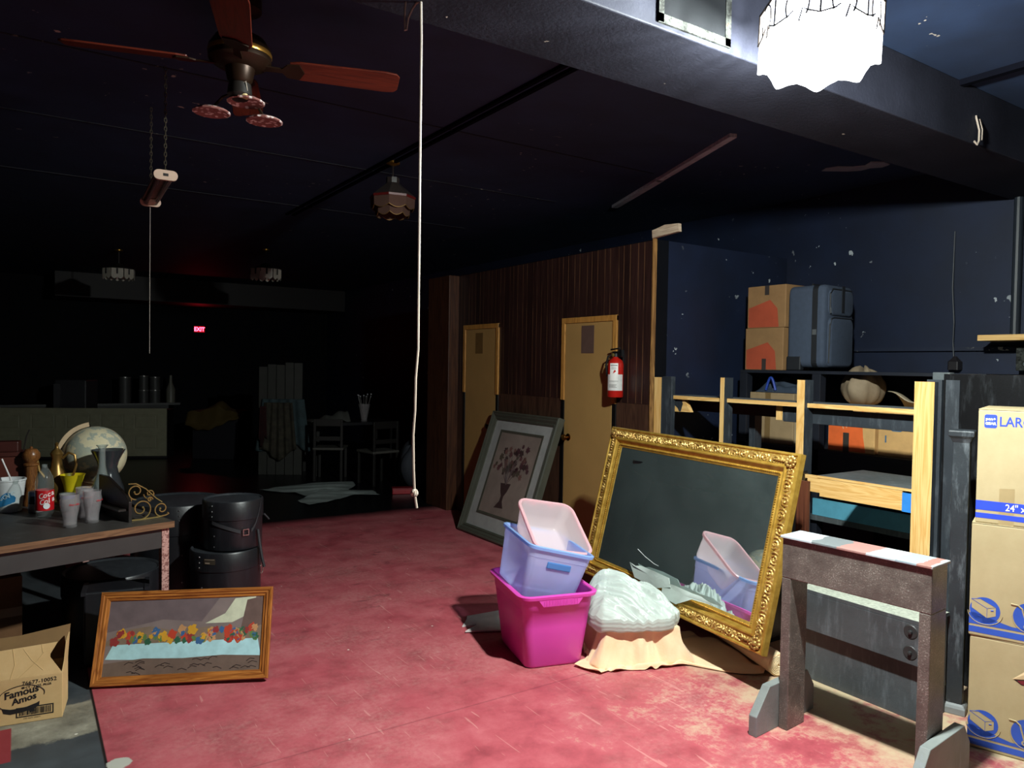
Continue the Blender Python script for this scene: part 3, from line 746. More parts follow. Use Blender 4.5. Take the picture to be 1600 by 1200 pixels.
# ================================================================ TRESTLE
def FRONT(x0, z0, y=-0.0008):      # lettering plane facing -y
    return Matrix(((1,0,0,x0),(0,0,-1,y),(0,1,0,z0),(0,0,0,1)))
YZ = lambda x0: Matrix(((0,0,1,x0),(1,0,0,0),(0,1,0,0),(0,0,0,1)))     # prism polygon (y,z), extruded along x
def trestle():
    t = thing('trestle', 'scuffed black wooden trestle with paint-spattered top in front of the shelves', 'trestle', (2.895, 2.10, 0), rad(-85.3))
    g = N('glossy_black_trestle_paint'); p = g.pos()
    dn = g.noise(p, 9, 5, 0.7); sp = g.mask(g.noise(p, 150, 3, 0.75), 0.555, 0.64)
    col = g.mix(g.math('MULTIPLY', sp, g.mask(dn, 0.42, 0.6)), g.ramp(dn, [(0.3, C('#4c4541')), (0.7, C('#6b635d'))]), C('#a9a39b'))  # pale flecks painted in as sparkle off the wrinkled gloss
    BK = g.done(g.bsdf(col, 0.3, 0, 0.6, bump=g.noise(p, 140, 3, 0.7), bstr=0.5, bdist=0.004))
    top = N('spattered_top'); tp = top.pos(); x = top.sep(tp)[0]
    u = top.math('ADD', x, top.math('MULTIPLY', top.noise(tp, 14, 4), 0.06))
    rp = top.n('ValToRGB'); rp.color_ramp.interpolation = 'CONSTANT'; top.set(rp.inputs[0], top.mask(u, 0.03, 0.70))
    cr = rp.color_ramp
    for pos_, h in ((0.0, '#aab5bb'), (0.21, '#686e70'), (0.38, '#96706a'), (0.58, '#b0babf'), (0.74, '#8d9ca5'), (0.89, '#966a62'), (0.95, '#a4aaab')):
        if pos_ == 0.0: cr.elements[0].color = C(h)
        elif pos_ == 0.95: cr.elements[-1].position = 0.95; cr.elements[-1].color = C(h)
        else: e = cr.elements.new(pos_); e.color = C(h)
    TOP = top.done(top.bsdf(rp.outputs[0], 0.6, bump=top.noise(tp, 60, 4), bstr=0.2))
    Ln, Hh, Dp = 0.64, 0.88, 0.145
    bx(0, Ln, 0, Dp, 0.695, Hh - 0.004).build('top_rail', BK, t, bevel=0.004)
    m = MB(); m.box(-0.006, Ln + 0.006, -0.012, Dp + 0.012, Hh - 0.004, Hh + 0.008); o = m.build('top_board', TOP, t, bevel=0.003); o['label'] = 'top board spattered white, grey and salmon'
    bx(0, 0.045, 0, Dp, 0, 0.695).build('leg', BK, t, bevel=0.004)
    bx(Ln - 0.045, Ln, 0, Dp, 0, 0.695).build('leg', BK, t, bevel=0.004)
    FT = black_paint('#777c7a', rough=0.6, dust=0.8, bump=0.3, name='worn_grey_foot_paint')
    for x0 in (-0.042, Ln + 0.002):
        m = MB(); m.prism([(-0.17, 0), (0.31, 0), (0.31, 0.12), (0.25, 0.205), (-0.07, 0.205), (-0.17, 0.09)], x0, x0 + 0.04, x=YZ(0)); m.build('foot', FT, t, bevel=0.003)
trestle()
def low_bench():
    t = thing('riser_bench', 'low black bench with bolted front boards and grey top behind the trestle', 'bench', (3.45, 2.065, 0))
    BD = black_paint('#44484b', rough=0.45, dust=0.4, chips=0.06, bump=0.3, name='scuffed_black_board')
    GT = plain('#a3a89b', 0.75, var=0.3, scale=60, bump=0.3)
    m = MB(); m.box(0, 0.27, -0.305, 0.335, 0.470, 0.488, {'+z': 1, '': 0}); m.build('bench_top', [BD, GT], t, bevel=0.002)
    bx(0, 0.03, -0.305, 0.335, 0.277, 0.469).build('front_board', BD, t, bevel=0.003)
    bx(0.045, 0.07, -0.30, 0.33, 0.0, 0.40).build('lower_board', BD, t, bevel=0.003)
    for y_ in (-0.30, 0.29): bx(0.07, 0.26, y_, y_ + 0.04, 0.0, 0.469).build('end_panel', BD, t)
    rv = plain('#3c3d3e', 0.45, 0.5)
    for z in (0.430, 0.332):
        m = MB(); X_ = T(0.0, -0.265, z) @ R(-pi/2, 'Y')
        m.lathe([(0.0, 0.006), (0.010, 0.006), (0.010, 0.002), (0.030, 0.003), (0.034, 0)], 24, x=X_); m.lathe([(0, 0.016), (0.009, 0.014), (0.010, 0.006)], 6, x=X_)
        m.build('bolt', rv, t)
low_bench()

# ================================================================ BLACK NEWEL POST
t = thing('newel_post', 'black painted square post with flared cap standing left of the moving boxes', 'post', (3.775, 1.752, 0), rad(19))
NP = black_paint('#252a2f', rough=0.45, dust=0.55, name='streaky_black_post_paint')
bx(-0.036, 0.036, -0.036, 0.036, 0.0, 1.325).build('shaft', NP, t, bevel=0.004)
m = MB(); m.rings([[(sx * r_, sy * r_, z) for sx, sy in ((-1,-1),(1,-1),(1,1),(-1,1))] for r_, z in ((0.036, 1.305), (0.044, 1.325), (0.054, 1.338), (0.055, 1.36), (0.049, 1.366))]); m.build('cap', NP, t, bevel=0.003)
m = MB(); m.rings([[(sx * r_, sy * r_, z) for sx, sy in ((-1,-1),(1,-1),(1,1),(-1,1))] for r_, z in ((0.052, 0.0), (0.052, 0.03), (0.046, 0.042), (0.037, 0.05))]); o = m.build('base_moulding', plain('#777b7c', 0.6), t, bevel=0.003); o['label'] = 'worn grey base moulding'

# ================================================================ MOVING BOXES
KRAFT = N('kraft_cardboard'); kp = KRAFT.pos()
KR = KRAFT.done(KRAFT.bsdf(KRAFT.ramp(KRAFT.noise(kp, 4, 6, 0.7), [(0.3, C('#a08f6c')), (0.7, C('#ae9e7b'))]), 0.7, 0, 0.3, bump=KRAFT.noise(KRAFT.pos((1, 1, 60)), 5, 3), bstr=0.06, bdist=0.003))
BLUEP = plain('#2743c4', 0.55, name='blue_print'); BLUEP2 = plain('#2a4fae', 0.55); WHITEP = plain('#e6e2d4', 0.6); DARK = plain('#14100c', 0.9); TAPE = plain('#9a8763', 0.35)
def disc(m, cx, cz, r, n=32, y=-0.0008, mi=0, a0=0, a1=2*pi):
    vs = [(cx, y, cz)] + [(cx + r * cos(a0 + (a1 - a0) * k / n), y, cz + r * sin(a0 + (a1 - a0) * k / n)) for k in range(n + 1)]
    m.add(vs, [(0, k, k + 1) for k in range(1, n + 1)], mi)
def poly(m, pts, y=-0.0008, mi=0): m.add([(p[0], y, p[1]) for p in pts], [tuple(range(len(pts)))], mi)
def line(m, pts, r=0.0012, y=-0.001, mi=0): m.tube([(p[0], y, p[1]) for p in pts], r, 5, mi=mi)
def moving_box(loc, rz, kind, label):
    t = thing('moving_box', label, 'cardboard box', loc, rz, 'stacked moving boxes')
    W, Dd, H = 0.61, 0.41, 0.492
    m = MB(); m.box(0, W, 0, Dd, 0, H)
    m.build('carton', KR, t, bevel=0.006)
    m = MB(); m.box(0.001, W - 0.001, 0.0, Dd / 2 - 0.001, H, H + 0.003); m.box(0.001, W - 0.001, Dd / 2 + 0.001, Dd, H, H + 0.003); m.build('top_flap', KR, t)
    g = MB()
    if kind == 'large':
        z1 = 0.02
        g.box(0.0005, W, -0.0008, 0, 0.022, 0.044); g.box(0.0005, W, -0.0008, 0, 0.057, 0.098)
        lg = [(p[0] + 0.046, p[1] + 0.443) for p in rrect(0.046, 0.058, 0.008)]; poly(g, lg)
        letters(g, 'LARGE', 0.058, FRONT(0.076, 0.424) @ Matrix.Diagonal((0.82, 1, 1, 1)), bold=0.0008)
        g.build('blue_print', BLUEP, t)
        g = MB(); letters(g, '24" x 16" x 19"', 0.040, FRONT(0.108, 0.0635, -0.0016) @ Matrix.Diagonal((0.85, 1, 1, 1)), bold=0.0004)
        letters(g, 'pen+', 0.018, FRONT(0.046, 0.447, -0.0016), align='CENTER', bold=0.0004); letters(g, 'GEAR', 0.0155, FRONT(0.046, 0.428, -0.0016), align='CENTER', bold=0.0006)
        g.build('white_print', WHITEP, t)
        g = MB(); poly(g, [(p[0] + 0.235, p[1] + 0.375) for p in rrect(0.11, 0.034, 0.0165)]); g.build('hand_hole', DARK, t)
        g = MB(); poly(g, [(0.085, 0.0), (0.14, 0.0), (0.14, 0.16), (0.085, 0.155)], -0.0004); g.build('tape', TAPE, t)
    else:
        g.box(0.0005, W, -0.0008, 0, 0.016, 0.042)
        poly(g, [(0.0005, 0.052), (W, 0.052), (W, 0.09), (0.36, 0.085), (0.27, 0.07), (0.16, 0.066), (0.12, 0.075), (0.04, 0.098), (0.02, 0.102), (0.0005, 0.098)])
        g.x = T(-0.014, 0, 0)
        disc(g, 0.072, 0.118, 0.056); disc(g, 0.235, 0.118, 0.062)
        g.build('blue_print', BLUEP2, t)
        g = MB(); g.x = T(-0.014, 0, 0)   # carton icon held in a hand, and hand truck icon, printed in kraft on blue
        poly(g, [(0.022, 0.160), (0.055, 0.166), (0.112, 0.138), (0.112, 0.100), (0.080, 0.086), (0.024, 0.122)], -0.0016)
        line(g, [(0.024 + 0.062 * (1 - cos(a)) * 0 + 0.075 - 0.055 * cos(a) * 1.15 - 0.026, 0.108 - 0.052 * sin(a)) for a in [k * 0.17 for k in range(19)]], 0.0014, -0.0012)
        line(g, [(0.165, 0.165), (0.190, 0.163), (0.205, 0.150), (0.222, 0.085)], 0.0035, -0.0014)
        for k in range(3): poly(g, [(0.218 + 0.008 * k, 0.152 - 0.032 * k), (0.262 + 0.008 * k, 0.149 - 0.032 * k), (0.266 + 0.008 * k, 0.122 - 0.032 * k), (0.222 + 0.008 * k, 0.124 - 0.032 * k)], -0.0016)
        disc(g, 0.222, 0.078, 0.011, 16, -0.0018)
        line(g, [(0.235 + 0.066 * cos(a), 0.118 + 0.066 * sin(a)) for a in [pi + k * 0.15 for k in range(18)]], 0.0013, -0.0012)
        ic = g.build('icon_print', KR, t)
        g = MB(); g.x = T(-0.014, 0, 0)
        line(g, [(0.022, 0.160), (0.055, 0.166), (0.112, 0.138), (0.080, 0.128), (0.022, 0.160)], 0.0009, -0.002); line(g, [(0.080, 0.128), (0.080, 0.086)], 0.0009, -0.002); line(g, [(0.094, 0.120), (0.104, 0.122)], 0.0022, -0.002)
        line(g, [(0.045, 0.098), (0.05, 0.090), (0.062, 0.088)], 0.0009, -0.002)
        for k in range(3): poly(g, [(0.238 + 0.008 * k, 0.1505 - 0.032 * k), (0.244 + 0.008 * k, 0.150 - 0.032 * k), (0.246 + 0.008 * k, 0.138 - 0.032 * k), (0.240 + 0.008 * k, 0.1385 - 0.032 * k)], -0.002)
        disc(g, 0.222, 0.078, 0.005, 12, -0.0022); g.build('icon_lines', BLUEP2, ic)
        if kind == 'green':
            g = MB(); poly(g, [(0.190, 0.352), (0.205, 0.362), (0.25, 0.364), (0.30, 0.358), (0.31, 0.345), (0.28, 0.338), (0.22, 0.345), (0.20, 0.342)]); h = g.build('hand_hole', DARK, t)
            g = MB(); poly(g, [(0.205, 0.352), (0.25, 0.362), (0.30, 0.357), (0.30, 0.350), (0.245, 0.354), (0.22, 0.350)], -0.0014); g.build('contents', plain('#6d7a2a', 0.6), h)
            g = MB(); poly(g, [(0.192, 0.340), (0.22, 0.344), (0.27, 0.337), (0.265, 0.331), (0.21, 0.334)], -0.0014); g.build('torn_edge', WHITEP, h)
            g = MB(); line(g, [(0.252, 0.262), (0.238, 0.268), (0.228, 0.252), (0.230, 0.228), (0.246, 0.218), (0.258, 0.230), (0.262, 0.262), (0.275, 0.225), (0.288, 0.262)], 0.0009); g.build('pen_mark', DARK, t)
        else:
            g = MB(); poly(g, [(0.165, 0.338), (0.215, 0.348), (0.25, 0.335), (0.32, 0.318), (0.32, 0.305), (0.24, 0.318), (0.19, 0.322)]); h = g.build('hand_hole', DARK, t)
            g = MB(); poly(g, [(0.175, 0.337), (0.21, 0.346), (0.24, 0.333), (0.22, 0.324), (0.19, 0.325)], -0.0014); g.build('contents', plain('#6a1420', 0.6), h)
            g = MB(); g.add([(0.158, -0.002, 0.340), (0.215, -0.003, 0.352), (0.250, -0.010, 0.405), (0.225, -0.006, 0.407)], [(0, 1, 2, 3)]); g.add([(0.215, -0.003, 0.352), (0.33, -0.003, 0.325), (0.30, -0.012, 0.385), (0.250, -0.010, 0.405)], [(0, 1, 2, 3)]); g.build('torn_flap', plain('#dcc398', 0.7), h)
    return t
moving_box((3.467, 1.552, 0), rad(-71), 'red', 'cardboard moving box with torn hand hole and blue icons, bottom of the stack')
moving_box((3.460, 1.556, 0.495), rad(-70), 'green', 'cardboard moving box with pen mark and blue icons, middle of the stack')
moving_box((3.470, 1.548, 0.990), rad(-71.5), 'large', 'cardboard moving box printed LARGE with blue stripes, top of the stack')

# ================================================================ STORAGE SHELVING (front at the panelling plane)
BARE = wood('#cf9a52', '#e6bd7c', 1.0, 'Z', 0.6, 'bare_pine'); BARE_Y = wood('#cf9a52', '#e6bd7c', 1.0, 'Y', 0.6, 'bare_pine_rail')
POSTB = black_paint('#262c33', rough=0.6, dust=0.3, bump=0.3, name='grey_black_post_paint'); SHT = black_paint('#4a5052', rough=0.7, dust=0.5, chips=0.05, name='dusty_grey_shelf_paint'); REDB = plain('#33130f', 0.6)
t = thing('storage_shelf', 'rough timber shelving of bare pine and black paint behind the gilt mirror', 'shelf', (4.10, 3.10, 0))
def w2l(): m = MB(); m.x = T(-4.10, -3.10, 0); return m
ED = {'-x': 1, '': 0}
for (y0, y1, z1) in ((4.087, 4.165, 1.567), (3.478, 3.515, 1.578), (2.842, 2.897, 1.578)):
    m = w2l(); m.box(4.10, 4.19, y0, y1, 0, z1, ED); m.build('post', [POSTB, BARE], t, bevel=0.003)
m = w2l(); m.box(4.07, 4.11, 2.037, 2.143, 0, 1.588, ED); m.box(4.11, 4.16, 2.02, 2.10, 0, 1.60); m.build('post', [POSTB, BARE], t, bevel=0.003)
m = w2l(); m.box(4.11, 4.15, 3.99, 4.087, 0, 1.575); m.build('post', POSTB, t, bevel=0.003)
for y0 in (3.45, 2.10):
    m = w2l(); m.box(4.40, 4.48, y0, y0 + 0.05, 0, 1.42); m.build('post', POSTB, t, bevel=0.003)
m = w2l(); m.box(4.13, 4.40, 2.145, 4.07, 1.405, 1.432, {'-x': 1, '+z': 2, '': 0}); m.build('shelf_board', [REDB, BARE_Y, SHT], t)
m = w2l(); m.box(4.37, 4.40, 2.70, 4.07, 1.31, 1.405); m.build('apron', REDB, t)
m = w2l(); m.box(4.19, 4.225, 2.145, 3.06, 1.300, 1.395); m.build('rail', POSTB, t, bevel=0.003)
m = w2l(); m.box(4.185, 4.235, 3.062, 3.112, 1.308, 1.404, ED); m.build('block', [SHT, BARE], t)
m = w2l(); m.prism([(3.84, 1.312), (4.04, 1.308), (4.04, 1.400), (3.90, 1.402)], 4.155, 4.19, x=YZ(0)); bl = m.build('block', BARE_Y, t)
m = w2l(); m.prism([(3.925, 1.401), (3.99, 1.400), (4.0, 1.36), (3.965, 1.335), (3.95, 1.312), (3.935, 1.313), (3.925, 1.345), (3.915, 1.37)], 4.153, 4.156, x=YZ(0)); m.build('paint_blot', POSTB, bl)
m = w2l(); m.box(4.10, 4.14, 2.21, 2.72, 0.865, 0.975, {'-x': 1, '': 1}); m.build('front_rail', [POSTB, BARE_Y], t, bevel=0.004)
m = w2l(); m.box(4.105, 4.14, 2.72, 2.842, 0.885, 0.985, {'-x': 1, '': 1}); m.build('front_rail', [POSTB, BARE_Y], t, bevel=0.004)
m = w2l(); m.box(4.10, 4.141, 2.143, 2.21, 0.860, 0.965); o = m.build('rail_end', plain('#2e7fd0', 0.5), t); o['label'] = 'blue painted rail end'
m = w2l(); m.box(4.10, 4.60, 2.14, 2.74, 0.977, 0.992, {'-x': 1, '': 0}); m.build('shelf_board', [SHT, BARE_Y], t)
m = w2l(); m.box(4.10, 4.75, 2.15, 4.08, 0.27, 0.30, {'-x': 1, '': 0}); m.build('shelf_board', [plain('#82877d', 0.7, bump=0.3), plain('#9a9c90', 0.7)], t)

# black partition panel continuing the shelf front
t = thing('partition_panel', 'tall black plywood partition with bare top edge behind the moving boxes', 'partition', (4.13, 1.1, 0))
m = MB(); m.box(-0.01, 0.02, -1.4, 0.915, 0, 1.632, {'+z': 1, '': 0}); m.build('panel', [black_paint('#0e0e10', rough=0.55, chips=0.1, dust=0.1, scale=4, spec=0.12, name='speckled_black_plywood'), BARE_Y], t)
m = MB(); m.box(0.02, 0.07, 0.90, 0.99, 0, 1.64); m.build('stud', SHT, t, bevel=0.003)
m = MB(); m.box(-0.018, -0.01, 0.83, 0.90, 0, 1.60); m.build('edge_strip', POSTB, t)

# ================================================================ ALCOVE SHELF AND WHAT STANDS ON IT
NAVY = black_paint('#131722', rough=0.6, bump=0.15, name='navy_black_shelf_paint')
t = thing('wall_shelf', 'black two-tier shelf along the alcove wall carrying boxes and the suitcase', 'shelf', (5.2, 3.1, 0))
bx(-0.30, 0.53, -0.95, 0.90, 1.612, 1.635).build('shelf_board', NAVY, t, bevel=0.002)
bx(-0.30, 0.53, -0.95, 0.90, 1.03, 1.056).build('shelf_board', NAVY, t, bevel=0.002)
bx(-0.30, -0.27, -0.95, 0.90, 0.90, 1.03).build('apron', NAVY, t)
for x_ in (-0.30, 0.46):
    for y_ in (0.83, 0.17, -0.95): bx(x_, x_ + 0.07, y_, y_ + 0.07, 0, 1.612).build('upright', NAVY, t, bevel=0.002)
o = bx(0, 0.02, -0.42, 0.42, -0.06, 0.06).build('teal_board', plain('#5aa0b8', 0.5), loc=(4.84, 2.86, 0.66)); 
tag(o, 'teal painted board low in the shelving beneath the bare pine rail', 'board')
o.location = (4.86, 2.86, 0.64)
t2 = thing('storage_bench', 'dark low bench far back under the shelving', 'bench', (4.98, 2.9, 0))
bx(-0.12, 0.20, -0.6, 0.6, 0.54, 0.578).build('bench_top', SHT, t2)
for y_ in (-0.55, 0.49): bx(-0.10, 0.18, y_, y_ + 0.06, 0, 0.54).build('leg', NAVY, t2)
OR_CARD = plain('#8e6b45', 0.75); ORANGE = plain('#a94a30', 0.6)
def moving_small(loc, label, tape_low, W=0.36, Dd=0.34, H=0.335):
    t = thing('cardboard_box', label, 'cardboard box', loc, 0, 'orange printed boxes on the alcove shelf')
    bx(0, Dd, -W, 0, 0, H).build('carton', OR_CARD, t, bevel=0.005)
    m = MB(); m.prism([(-0.03, 0.005), (-W + 0.06, 0.005), (-W + 0.075, 0.15), (-W * 0.6, 0.22), (-0.012, 0.16), (-0.012, 0.01)], -0.0012, 0, x=YZ(0)); m.build('orange_print', ORANGE, t)
    m = MB()
    z = (0.0, 0.09) if tape_low else (H - 0.075, H); m.box(-0.002, 0, -0.205, -0.165, z[0], z[1]); m.build('tape', plain('#3b3330', 0.3), t)
    return t
moving_small((4.94, 3.985, 1.636), 'orange printed cardboard box, lower of two beside the suitcase', True)
moving_small((4.945, 3.975, 1.972), 'orange printed cardboard box, upper of two beside the suitcase', False)
def suitcase():
    t = thing('suitcase', 'grey upright fabric suitcase with black piping on the alcove shelf', 'suitcase', (5.15, 3.45, 1.636), rad(4))
    GF = plain('#3b4556', 0.85, var=0.1, scale=30, bump=0.15); BKF = plain('#15171c', 0.6)
    # wide front faces -y, thickness along y
    W, Dd, H = 0.42, 0.30, 0.645
    m = MB(); rs = []
    for y_, gr in ((-Dd/2, -0.02), (-Dd/2 + 0.012, -0.004), (-Dd/2 + 0.03, 0), (Dd/2 - 0.03, 0), (Dd/2 - 0.012, -0.004), (Dd/2, -0.02)):
        rs.append([(p[0], y_, p[1] + H/2 + 0.012) for p in rrect(W + 2*gr, H - 0.024 + 2*gr, 0.05)])
    m.rings(rs); m.build('shell', GF, t, smooth=True, angle=60)
    m = MB()
    for y_ in (-Dd/2 + 0.075,):
        m.rings([[(p[0], y_ + d_, p[1] + H/2 + 0.012) for p in rrect(W + 0.004, H - 0.02, 0.052)] for d_ in (-0.022, 0.022)], cap0=False, cap1=False)
    m.build('zip_band', BKF, t)
    m = MB()
    for (w_, h_, cz, thk) in ((0.33, 0.36, 0.215, 0.025), (0.33, 0.19, 0.515, 0.02)):
        m.rings([[(p[0] + 0.01, y_, p[1] + cz) for p in rrect(w_ + g_, h_ + g_, 0.045)] for y_, g_ in ((-Dd/2 + 0.01, 0.01), (-Dd/2 - thk * 0.7, 0), (-Dd/2 - thk, -0.03))])
    pk = m.build('front_pocket', GF, t, smooth=True, angle=60)
    m = MB(); m.tube([(-0.155, -Dd/2 - 0.012, 0.06), (-0.155, -Dd/2 - 0.016, 0.34), (-0.135, -Dd/2 - 0.016, 0.388), (-0.10, -Dd/2 - 0.016, 0.398), (0.17, -Dd/2 - 0.016, 0.398)], 0.006, 6)
    m.tube([(-0.155, -Dd/2 - 0.014, 0.44), (-0.155, -Dd/2 - 0.014, 0.575), (-0.12, -Dd/2 - 0.014, 0.612), (0.15, -Dd/2 - 0.014, 0.612)], 0.006, 6); m.build('piping', BKF, pk)
    m = MB(); m.box(-0.006, 0.03, -Dd/2 - 0.026, -Dd/2 - 0.022, 0.44, 0.64); m.build('strap', BKF, t)
    m = MB(); m.box(-0.165, -0.150, -Dd/2 - 0.024, -Dd/2 - 0.018, 0.43, 0.47); m.box(-0.216, -0.205, -Dd/2 + 0.06, -Dd/2 + 0.09, 0.27, 0.31); m.build('zip_pull', plain('#c9ced2', 0.3, 0.9), t)
    m = MB(); m.box(-W/2 - 0.003, -W/2 + 0.05, -Dd/2 + 0.18, Dd/2 + 0.002, 0.0, 0.11); m.build('corner_guard', BKF, t, bevel=0.01)
    m = MB(); m.tube([(-0.06, 0.04, H - 0.002), (-0.055, 0.04, H + 0.02), (0.055, 0.04, H + 0.02), (0.06, 0.04, H - 0.002)], 0.009, 8); m.build('handle', BKF, t)
suitcase()
# lower tier
t = thing('cardboard_box', 'plain brown taped cardboard box with bag on top, left on the lower alcove shelf', 'cardboard box', (4.93, 3.92, 1.057))
bx(0, 0.36, -0.41, 0, 0, 0.40).build('carton', plain('#9a8260', 0.75), t, bevel=0.006)
bx(-0.0015, 0, -0.20, -0.15, 0, 0.40).build('tape', plain('#7a6240', 0.3), t)
bx(0.02, 0.34, -0.4125, -0.41, 0.0, 0.2).build('clear_tape', plain('#b5a488', 0.15), t)
m = MB()
def bagf(u, v):
    x_ = 0.03 + 0.30 * u; y_ = -0.40 + 0.39 * v; e = (sin(pi * u) * sin(pi * v)) ** 0.5
    return (x_, y_, 0.003 + e * (0.085 + 0.03 * sin(u * 11 + v * 5) + 0.02 * sin(v * 17)))
m.grid(26, 26, bagf)
t3 = thing('plastic_bag', 'dark plastic bag with blue handle strap sitting on the brown taped box', 'bag', (4.93, 3.92, 1.457)); m.build('bag', plain('#3a4350', 0.3), t3, smooth=True)
m = MB(); m.tube([(0.05, -0.16 + 0.05 * sin(a) * 0, 0.045 + 0.05 * sin(a)) if False else (0.03, -0.22 + 0.09 * (a / pi), 0.02 + 0.10 * sin(a)) for a in [k * pi / 12 for k in range(13)]], 0.010, 6); o = m.build('strap', plain('#1f3d96', 0.5), t3, smooth=True); o['label'] = 'blue strap'
t = thing('cardboard_box', 'bright orange printed cardboard box with dark tape on the lower alcove shelf', 'cardboard box', (4.93, 3.215, 1.057))
bx(0, 0.34, -0.355, 0, 0, 0.33).build('carton', plain('#c79c63', 0.75), t, bevel=0.005)
m = MB(); m.prism([(-0.005, 0.008), (-0.29, 0.008), (-0.27, 0.12), (-0.262, 0.22), (-0.27, 0.30), (-0.005, 0.26)], -0.0012, 0, x=YZ(0)); o = m.build('orange_print', plain('#e0642d', 0.6), t)
m = MB(); letters(m, 'HOME', 0.055, Matrix(((0,0,-1,-0.0024),(-1,0,0,-0.115),(0,1,0,0.165),(0,0,0,1))) @ R(rad(18), 'Z'), bold=0.0004); m.build('cream_print', plain('#d7b48c', 0.7), t)
bx(-0.003, 0, -0.165, -0.12, 0, 0.14).build('tape', plain('#3a3632', 0.3), t)
t = thing('cardboard_box', 'plain kraft carton with oval hand hole right of the bright orange box', 'cardboard box', (4.945, 2.845, 1.057))
bx(0, 0.32, -0.30, 0, 0, 0.30).build('carton', plain('#c79c63', 0.75), t, bevel=0.005)
m = MB(); m.prism([(p[0] - 0.13, p[1] + 0.19) for p in rrect(0.075, 0.028, 0.013)], -0.0015, 0, x=YZ(0)); m.prism([(p[0] - 0.055, p[1] + 0.12) for p in rrect(0.010, 0.05, 0.004)], -0.0015, 0, x=YZ(0)); m.build('hand_hole', plain('#4a6a84', 0.6), t)
def soft(name, label, cat, loc, sc, col, seed, flat=True):
    rnd = random.Random(seed); ph = [rnd.uniform(0, 6) for _ in range(6)]
    m = MB(); rs = []
    for i in range(15):
        a = -pi/2 + pi * (i + 0.5) / 15
        ring = []
        for k in range(30):
            b = 2 * pi * k / 30; r = cos(a) ** 0.7 * (1 + 0.10 * sin(3 * b + ph[0]) + 0.06 * sin(5 * b + ph[1] + 3 * a) + 0.05 * sin(9 * b + ph[2]))
            z = (sin(a) + 1) * 0.5 * (1 + 0.12 * sin(2 * b + ph[3]) + 0.08 * sin(7 * b + ph[4]))
            ring.append((r * cos(b) * sc[0], r * sin(b) * sc[1], z * sc[2]))
        rs.append(ring)
    m.rings(rs); o = m.build(name, plain(col, 0.8, bump=0.2), loc=loc, smooth=True, angle=80); tag(o, label, cat); return o
soft('cloth_bundle', 'tan cloth bundle lying on the bright orange box', 'cloth bundle', (5.10, 3.06, 1.39), (0.15, 0.14, 0.25), '#8c7a62', 5)
m = MB(); m.grid(12, 10, lambda u, v: (0.24 * u, -0.26 * v, 0.14 - 0.16 * (u - 0.1) ** 2 - 0.10 * v + 0.01 * sin(v * 9)))
o = m.build('paper_sheet', plain('#a2937a', 0.7), loc=(4.97, 2.80, 1.365), solid=0.003, smooth=True); tag(o, 'curled tan paper lying on the plain kraft carton', 'paper')

# cord and junction box, pine plank and grey switch box on the alcove wall
t = thing('extension_cable', 'thin dark cord running down the alcove wall to a black plug box', 'cord', (5.715, 2.72, 1.66))
m = MB(); m.tube([(0.02, 0.04, 1.02), (0.0, 0.035, 0.6), (-0.005, 0.015, 0.35), (0.0, 0.02, 0.2), (0.0, 0.01, 0.08)], 0.005, 6); m.build('cord', plain('#2c3038', 0.5), t)
m = MB(); m.rings([[(p[0], p[1], z) for p in rrect(w_, w_, 0.01)] for w_, z in ((0.075, 0.0), (0.075, 0.06), (0.05, 0.075), (0.02, 0.10))]); m.build('plug_box', plain('#191519', 0.5), t)
t = thing('pine_shelf', 'short bare pine shelf plank fixed to the alcove wall at right', 'shelf', (5.55, 2.04, 1.86))
bx(-0.09, 0.20, -0.55, 0.42, 0, 0.04).build('plank', BARE_Y, t, bevel=0.003)
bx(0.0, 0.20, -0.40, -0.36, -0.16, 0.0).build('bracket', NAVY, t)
t = thing('switch_box', 'smeared pale grey metal switch box under the pine plank', 'electrical box', (5.65, 2.12, 1.66))
bx(-0.02, 0.10, -0.17, 0.17, 0, 0.165).build('housing', torn_m, t, bevel=0.006)
m = MB(); m.tube([(-0.022, 0.09 + 0.03 * cos(a), 0.045 + 0.02 * sin(a)) for a in [k * 2 * pi / 16 for k in range(16)]], 0.004, 5, closed=True); m.build('knockout_ring', plain('#6d7878', 0.4, 0.8), t)
# ================================================================ FIRE EXTINGUISHER
t = thing('fire_extinguisher', 'red fire extinguisher with white label hanging on the panelling by the door', 'fire extinguisher', (4.028, 4.535, 1.395))
RED = plain('#b01c14', 0.3); BLKP = plain('#101012', 0.4)
m = MB(); m.lathe([(0.0, 0.0), (0.058, 0.0), (0.064, 0.008), (0.064, 0.265), (0.055, 0.295), (0.028, 0.318), (0.020, 0.33), (0.0, 0.33)], 32); m.build('cylinder', RED, t, smooth=True)
m = MB(); n = 30
def lab(r, z0, z1, a0, a1):
    m.grid(n, 2, lambda u, v: (r * cos(a0 + (a1 - a0) * u), r * sin(a0 + (a1 - a0) * u), z0 + (z1 - z0) * v))
lab(0.0648, 0.055, 0.185, pi - 0.4, pi + 1.9); m.build('label_wrap', plain('#d3d2cf', 0.4), t, smooth=True)
m = MB(); lab(0.0655, 0.135, 0.275, pi + 0.10, pi + 1.15); lb = m.build('instruction_label', plain('#e2e0dc', 0.4), t, smooth=True)
m = MB()
for z_, h_, a_, b_ in ((0.255, 0.006, 0.2, 1.05), (0.24, 0.003, 0.3, 0.95), (0.228, 0.003, 0.3, 0.95), (0.10, 0.003, 0.0, 1.0), (0.09, 0.003, 0.0, 0.9), (0.08, 0.003, 0.0, 1.0), (0.13, 0.002, 0, 1.2)):
    m.grid(12, 2, lambda u, v: (0.0662 * cos(pi + a_ + (b_ - a_) * u), 0.0662 * sin(pi + a_ + (b_ - a_) * u), z_ + h_ * v))
m.build('label_text', plain('#55524f', 0.5), lb)
